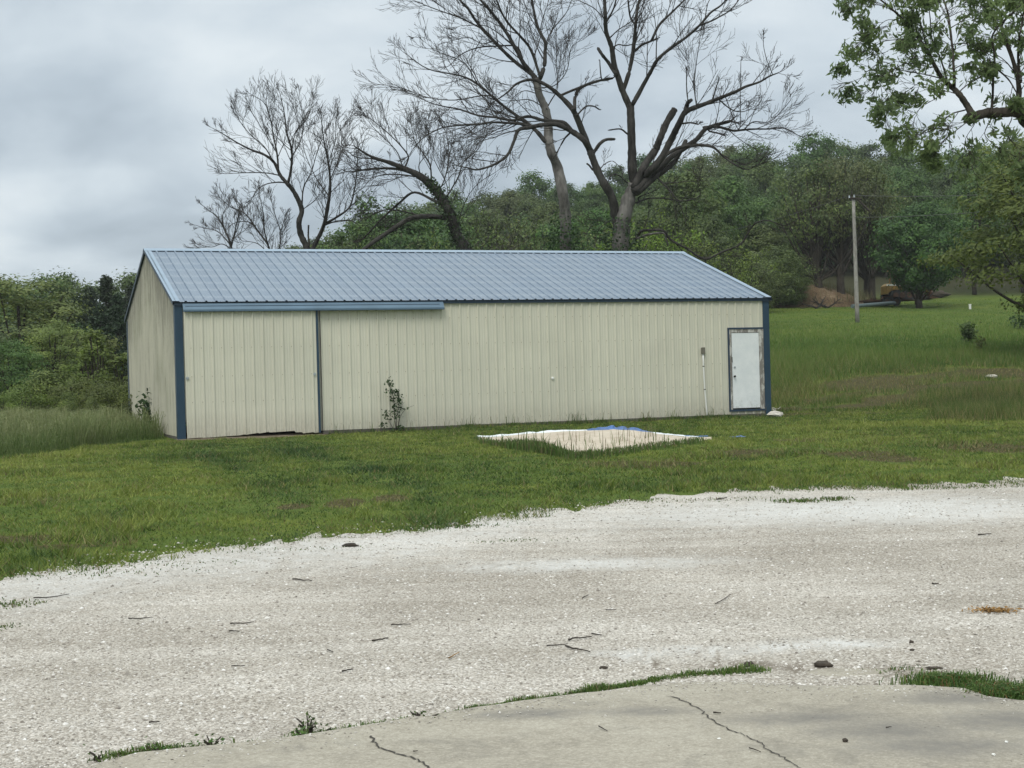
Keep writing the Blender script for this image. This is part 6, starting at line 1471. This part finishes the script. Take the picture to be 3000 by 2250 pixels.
def dirt_heap():
    rg = np.random.default_rng(9); a = hit(2395, 910); W, D, H = 5.2, 3.0, 1.75
    n, m = 60, 30; V = []
    for j in range(m):
        for i in range(n):
            u = -1 + 2 * i / (n - 1); v = -1 + 2 * j / (m - 1); x = u * W; y = v * D
            r = max(0.0, 1 - (u * u) ** 1.2 - v * v * 1.04); h = H * r ** 0.7 * (0.7 + 0.6 * float(fbm(x, y, 0.45, 33)) * (1.15 - 0.35 * u)) + (float(fbm(x, y, 1.6, 34)) - 0.5) * 0.35 * (r > 0) * min(1, r * 3)
            wx, wy = a[0] + 0.4 + x, a[1] + 9.0 + y; V.append((wx, wy, float(terrain(wx, wy)) + h - 0.22 * (1 - float(sstep(r, 0.0, 0.12)))))
    V = np.array(V); c = np.array([a[0] + 0.4, a[1] + 9.0, 0]); ix = np.arange(n * m).reshape(m, n)
    F = np.stack([ix[:-1, :-1], ix[:-1, 1:], ix[1:, 1:], ix[1:, :-1]], -1).reshape(-1, 4)
    o = link('dirt_heap', mesh('dirt_heap', V - c, [F], [MT['mound']], smooth=False)); o.location = c; tag(o, 'heap of reddish brown dug dirt behind the field tree trunks', 'dirt heap')
    # dry reeds along its top
    k = 5200; i = rg.integers(0, n * m, k); P = V[i] + np.c_[rg.normal(0, 0.3, k), rg.normal(1.2, 0.9, k), np.zeros(k)]; P[:, 2] = np.maximum(terrain(P[:, 0], P[:, 1]) + 0.4, V[i][:, 2] - 0.25)
    cc = mixc(rg.random(k), [(0, (0.05, 0.065, 0.022)), (0.5, (0.12, 0.115, 0.05)), (1, (0.24, 0.21, 0.12))])
    tag(link('dry_reeds', blade_mesh(P, 0.4 + 0.6 * rg.random(k), np.full(k, 0.035), 0.35, cc, rg, False)), 'dry pale reeds standing along the top of the dirt heap', 'reeds', None, 'stuff')
    # broken branches at its foot
    for px, py, lb, s in ((2392, 905, 'broken dead branch at the foot of the dirt heap left of the forked trunk', 1), (2425, 903, 'jagged dead branch at the foot of the forked trunk', 2)):
        p = hit(px, py); rg2 = np.random.default_rng(s); mb = MB()
        for q in range(3): grow(mb, (rg2.normal(0, .1), 0, 0.05), np.array([rg2.choice([-1, 1]), rg2.normal(0, .4), 0.5]), 1.3, 0.07, 0, rg2, None, 0.0, 0.2, (3, 2), (0.5, 0.5, 0.5), (5, 4, 3), 1, 0.015)
        o = mb.build('dead_branch', MT['deadbark']); o.location = p; tag(o, lb, 'branch')
dirt_heap()

def rot2(P, a):
    c, s = math.cos(a), math.sin(a); P = np.asarray(P, float); return np.c_[P[:, 0] * c - P[:, 1] * s, P[:, 0] * s + P[:, 1] * c, P[:, 2]]

def bulldozer():
    p = hit(2642, 881); root = empty('bulldozer', p, 0.12); tag(root, 'worn yellow tracked loader half hidden behind the low round tree', 'bulldozer')
    for y in (-0.95, 0.95):
        m = MB(); th = np.linspace(0, 2 * math.pi, 25)[:-1]; prof = [(1.35 * np.sign(math.cos(t)) * abs(math.cos(t)) ** 0.45, 0.42 + 0.40 * np.sign(math.sin(t)) * abs(math.sin(t)) ** 0.7) for t in th]
        m.prism(prof, 1, y - 0.22, y + 0.22)
        for k, (a, b) in enumerate(prof): m.box((a - 0.05, y - 0.24, b - 0.035), (a + 0.05, y + 0.24, b + 0.035))
        tr = m.build('track', MT['rubber'], root)
        for x in (-0.95, -0.4, 0.2, 0.8): q = MB(); q.tube([(x, y - 0.26, 0.40), (x, y + 0.26, 0.40)], 0.24, 12); q.build('wheel', MT['rust'], tr)
    m = MB(); m.prism([(-1.5, 0.55), (-1.5, 1.2), (-1.2, 1.42), (0.55, 1.42), (1.5, 1.25), (1.55, 0.6)], 1, -0.68, 0.68); m.box((-1.1, -0.9, 0.88), (0.5, 0.9, 0.98)); m.build('body', MT['yellow'], root)
    m = MB(); m.box((-1.52, -0.70, 1.20), (0.75, -0.684, 1.33)); m.build('stripe', MT['white'], root)
    m = MB()
    for x, y in ((-0.75, -0.6), (0.55, -0.6), (-0.75, 0.6), (0.55, 0.6)): m.box((x - 0.05, y - 0.05, 1.42), (x + 0.05, y + 0.05, 2.42))
    m.prism([(-0.95, 2.42), (0.75, 2.42), (0.7, 2.52), (-0.9, 2.52)], 1, -0.75, 0.75); cab = m.build('cab', MT['yellow'], root)
    m = MB(); m.box((-0.4, -0.3, 1.42), (0.05, 0.3, 1.62)); m.box((-0.5, -0.3, 1.5), (-0.38, 0.3, 2.05)); m.build('seat', MT['rubber'], cab)
    m = MB(); m.tube([(1.1, 0.2, 1.3), (1.1, 0.2, 1.95)], 0.05, 8); m.build('exhaust', MT['rust'], root)
    for y in (-0.8, 0.8): m = MB(); m.tube(smoothline([(0.2, y, 1.2), (1.3, y, 1.1), (2.0, y, 0.55)], 3), 0.10, 6); m.build('lift_arm', MT['yellow'], root)
    m = MB(); m.prism([(1.95, 0.12), (2.05, 0.08), (2.65, 0.1), (2.68, 0.14), (2.2, 0.25), (2.12, 0.85), (2.02, 0.9)], 1, -1.15, 1.15); m.build('bucket', MT['rust'], root)
bulldozer()

def trailer():
    p = hit(2592, 898); root = empty('flat_trailer', p, 0.22); tag(root, 'low rusty flatbed trailer with empty deck beside the pole', 'trailer')
    m = MB(); m.box((-1.9, -0.85, 0.36), (1.75, -0.75, 0.50)); m.box((-1.9, 0.75, 0.36), (1.75, 0.85, 0.50))
    for x in np.linspace(-1.85, 1.7, 7): m.box((x - 0.04, -0.75, 0.38), (x + 0.04, 0.75, 0.46))
    m.build('frame', MT['rust'], root)
    m = MB()
    for k in range(9): m.box((-1.85, -0.74 + k * 0.165, 0.462), (1.7, -0.60 + k * 0.165, 0.495))
    m.build('deck', MT['greywood'], root)
    for y in (-0.98, 0.98):
        for x in (-0.35, 0.45):
            m = MB(); m.tube([(x, y - 0.1, 0.32), (x, y + 0.1, 0.32)], 0.32, 16); w = m.build('wheel', MT['rubber'], root)
            m = MB(); s = np.sign(y); m.tube([(x, y + s * 0.1, 0.32), (x, y + s * 0.115, 0.32)], 0.17, 12); m.build('rim', MT['rust'], w)
        m = MB(); m.prism([(-0.75, 0.52), (-0.62, 0.68), (0.72, 0.68), (0.85, 0.52), (0.82, 0.50), (0.70, 0.65), (-0.60, 0.65), (-0.72, 0.50)], 1, y - 0.13, y + 0.13); m.build('fender', MT['rust'], root)
    m = MB(); m.tube([(1.75, -0.7, 0.43), (2.7, 0, 0.43)], 0.045, 6); m.tube([(1.75, 0.7, 0.43), (2.7, 0, 0.43)], 0.045, 6); m.tube([(2.65, 0, 0.43), (2.95, 0, 0.45)], 0.06, 6); m.build('tongue', MT['rust'], root)
    m = MB(); m.tube([(2.5, 0.0, 0.02), (2.5, 0.0, 0.6)], 0.035, 6); m.build('jack', MT['rust'], root)
trailer()
def long_pipe():
    a = hit(2497, 908); b = hit(2622, 899); a[2] += 0.25; b[2] += 0.30; m = MB(); c = (a + b) / 2; m.tube(np.array([a, c, b]) - c, 0.14, 10); o = m.build('steel_pipe', MT['bluegrey']); o.location = c; tag(o, 'long blue-grey pipe lying in front of the rusty trailer', 'pipe')
    b = hit(2742, 874); m = MB(); m.sphere((0, 0, 0.3), 0.6, 9, 6, (1.9, 0.8, 0.55), 0.4, 4); o = m.build('rock_pile', MT['clod']); o.location = b; tag(o, 'dark rock pile under the right side of the low round tree', 'rocks')
    p = hit(2842, 906); root = empty('marker_pipe', p); tag(root, 'short white marker pipe standing in the mown meadow', 'marker')
    m = MB(); m.tube([(0, 0, -0.05), (0, 0, 0.30)], 0.085, 10); m.build('pipe', MT['white'], root); m = MB(); m.tube([(0, 0, 0.30), (0, 0, 0.36)], 0.10, 10); m.build('cap', MT['white'], root)
long_pipe()

def bird():
    p = at(1209, 111, 120); m = MB()
    for s in (-1, 1): m.add(np.array([[0, -0.1, 0], [s * 0.28, -0.06, 0.12], [s * 0.62, 0.05, 0.02], [s * 0.3, 0.08, 0.09], [0, 0.1, 0.0]]), [[0, 1, 3, 4]]); m.add(np.array([[s * 0.28, -0.06, 0.12], [s * 0.62, 0.05, 0.02], [s * 0.3, 0.08, 0.09]]), [[0, 1, 2]])
    m.sphere((0, 0, -0.01), 0.1, 8, 5, (0.7, 2.2, 0.7)); m.add(np.array([[-0.04, 0.18, 0], [0.04, 0.18, 0], [0.1, 0.42, 0], [-0.1, 0.42, 0]]), [[0, 1, 2, 3]])
    o = m.build('bird', MT['stick']); o.location = p; o.rotation_euler = (0, 0, 0.4); tag(o, 'tiny dark bird gliding in the sky left of the big bare trees', 'bird')
bird()

# ------------------------------------------------------------------ haze volume added to soften and lift the wooded hill
def build_haze():
    m = bpy.data.materials.new('added_haze'); m.use_nodes = True; t = m.node_tree; t.nodes.clear(); gg = G(t)
    v = gg.n('ShaderNodeVolumePrincipled', {'Color': (0.93, 0.96, 1.0, 1), 'Density': 0.00026, 'Anisotropy': 0.2})
    o = gg.n('ShaderNodeOutputMaterial'); t.links.new(v.outputs[0], o.inputs['Volume'])
    mb = MB(); mb.box((-910, -910, -6.0), (910, 910, 52.0)); tag(mb.build('haze', m), 'thin added haze that softens the far hill', None, None, 'stuff')
build_haze()
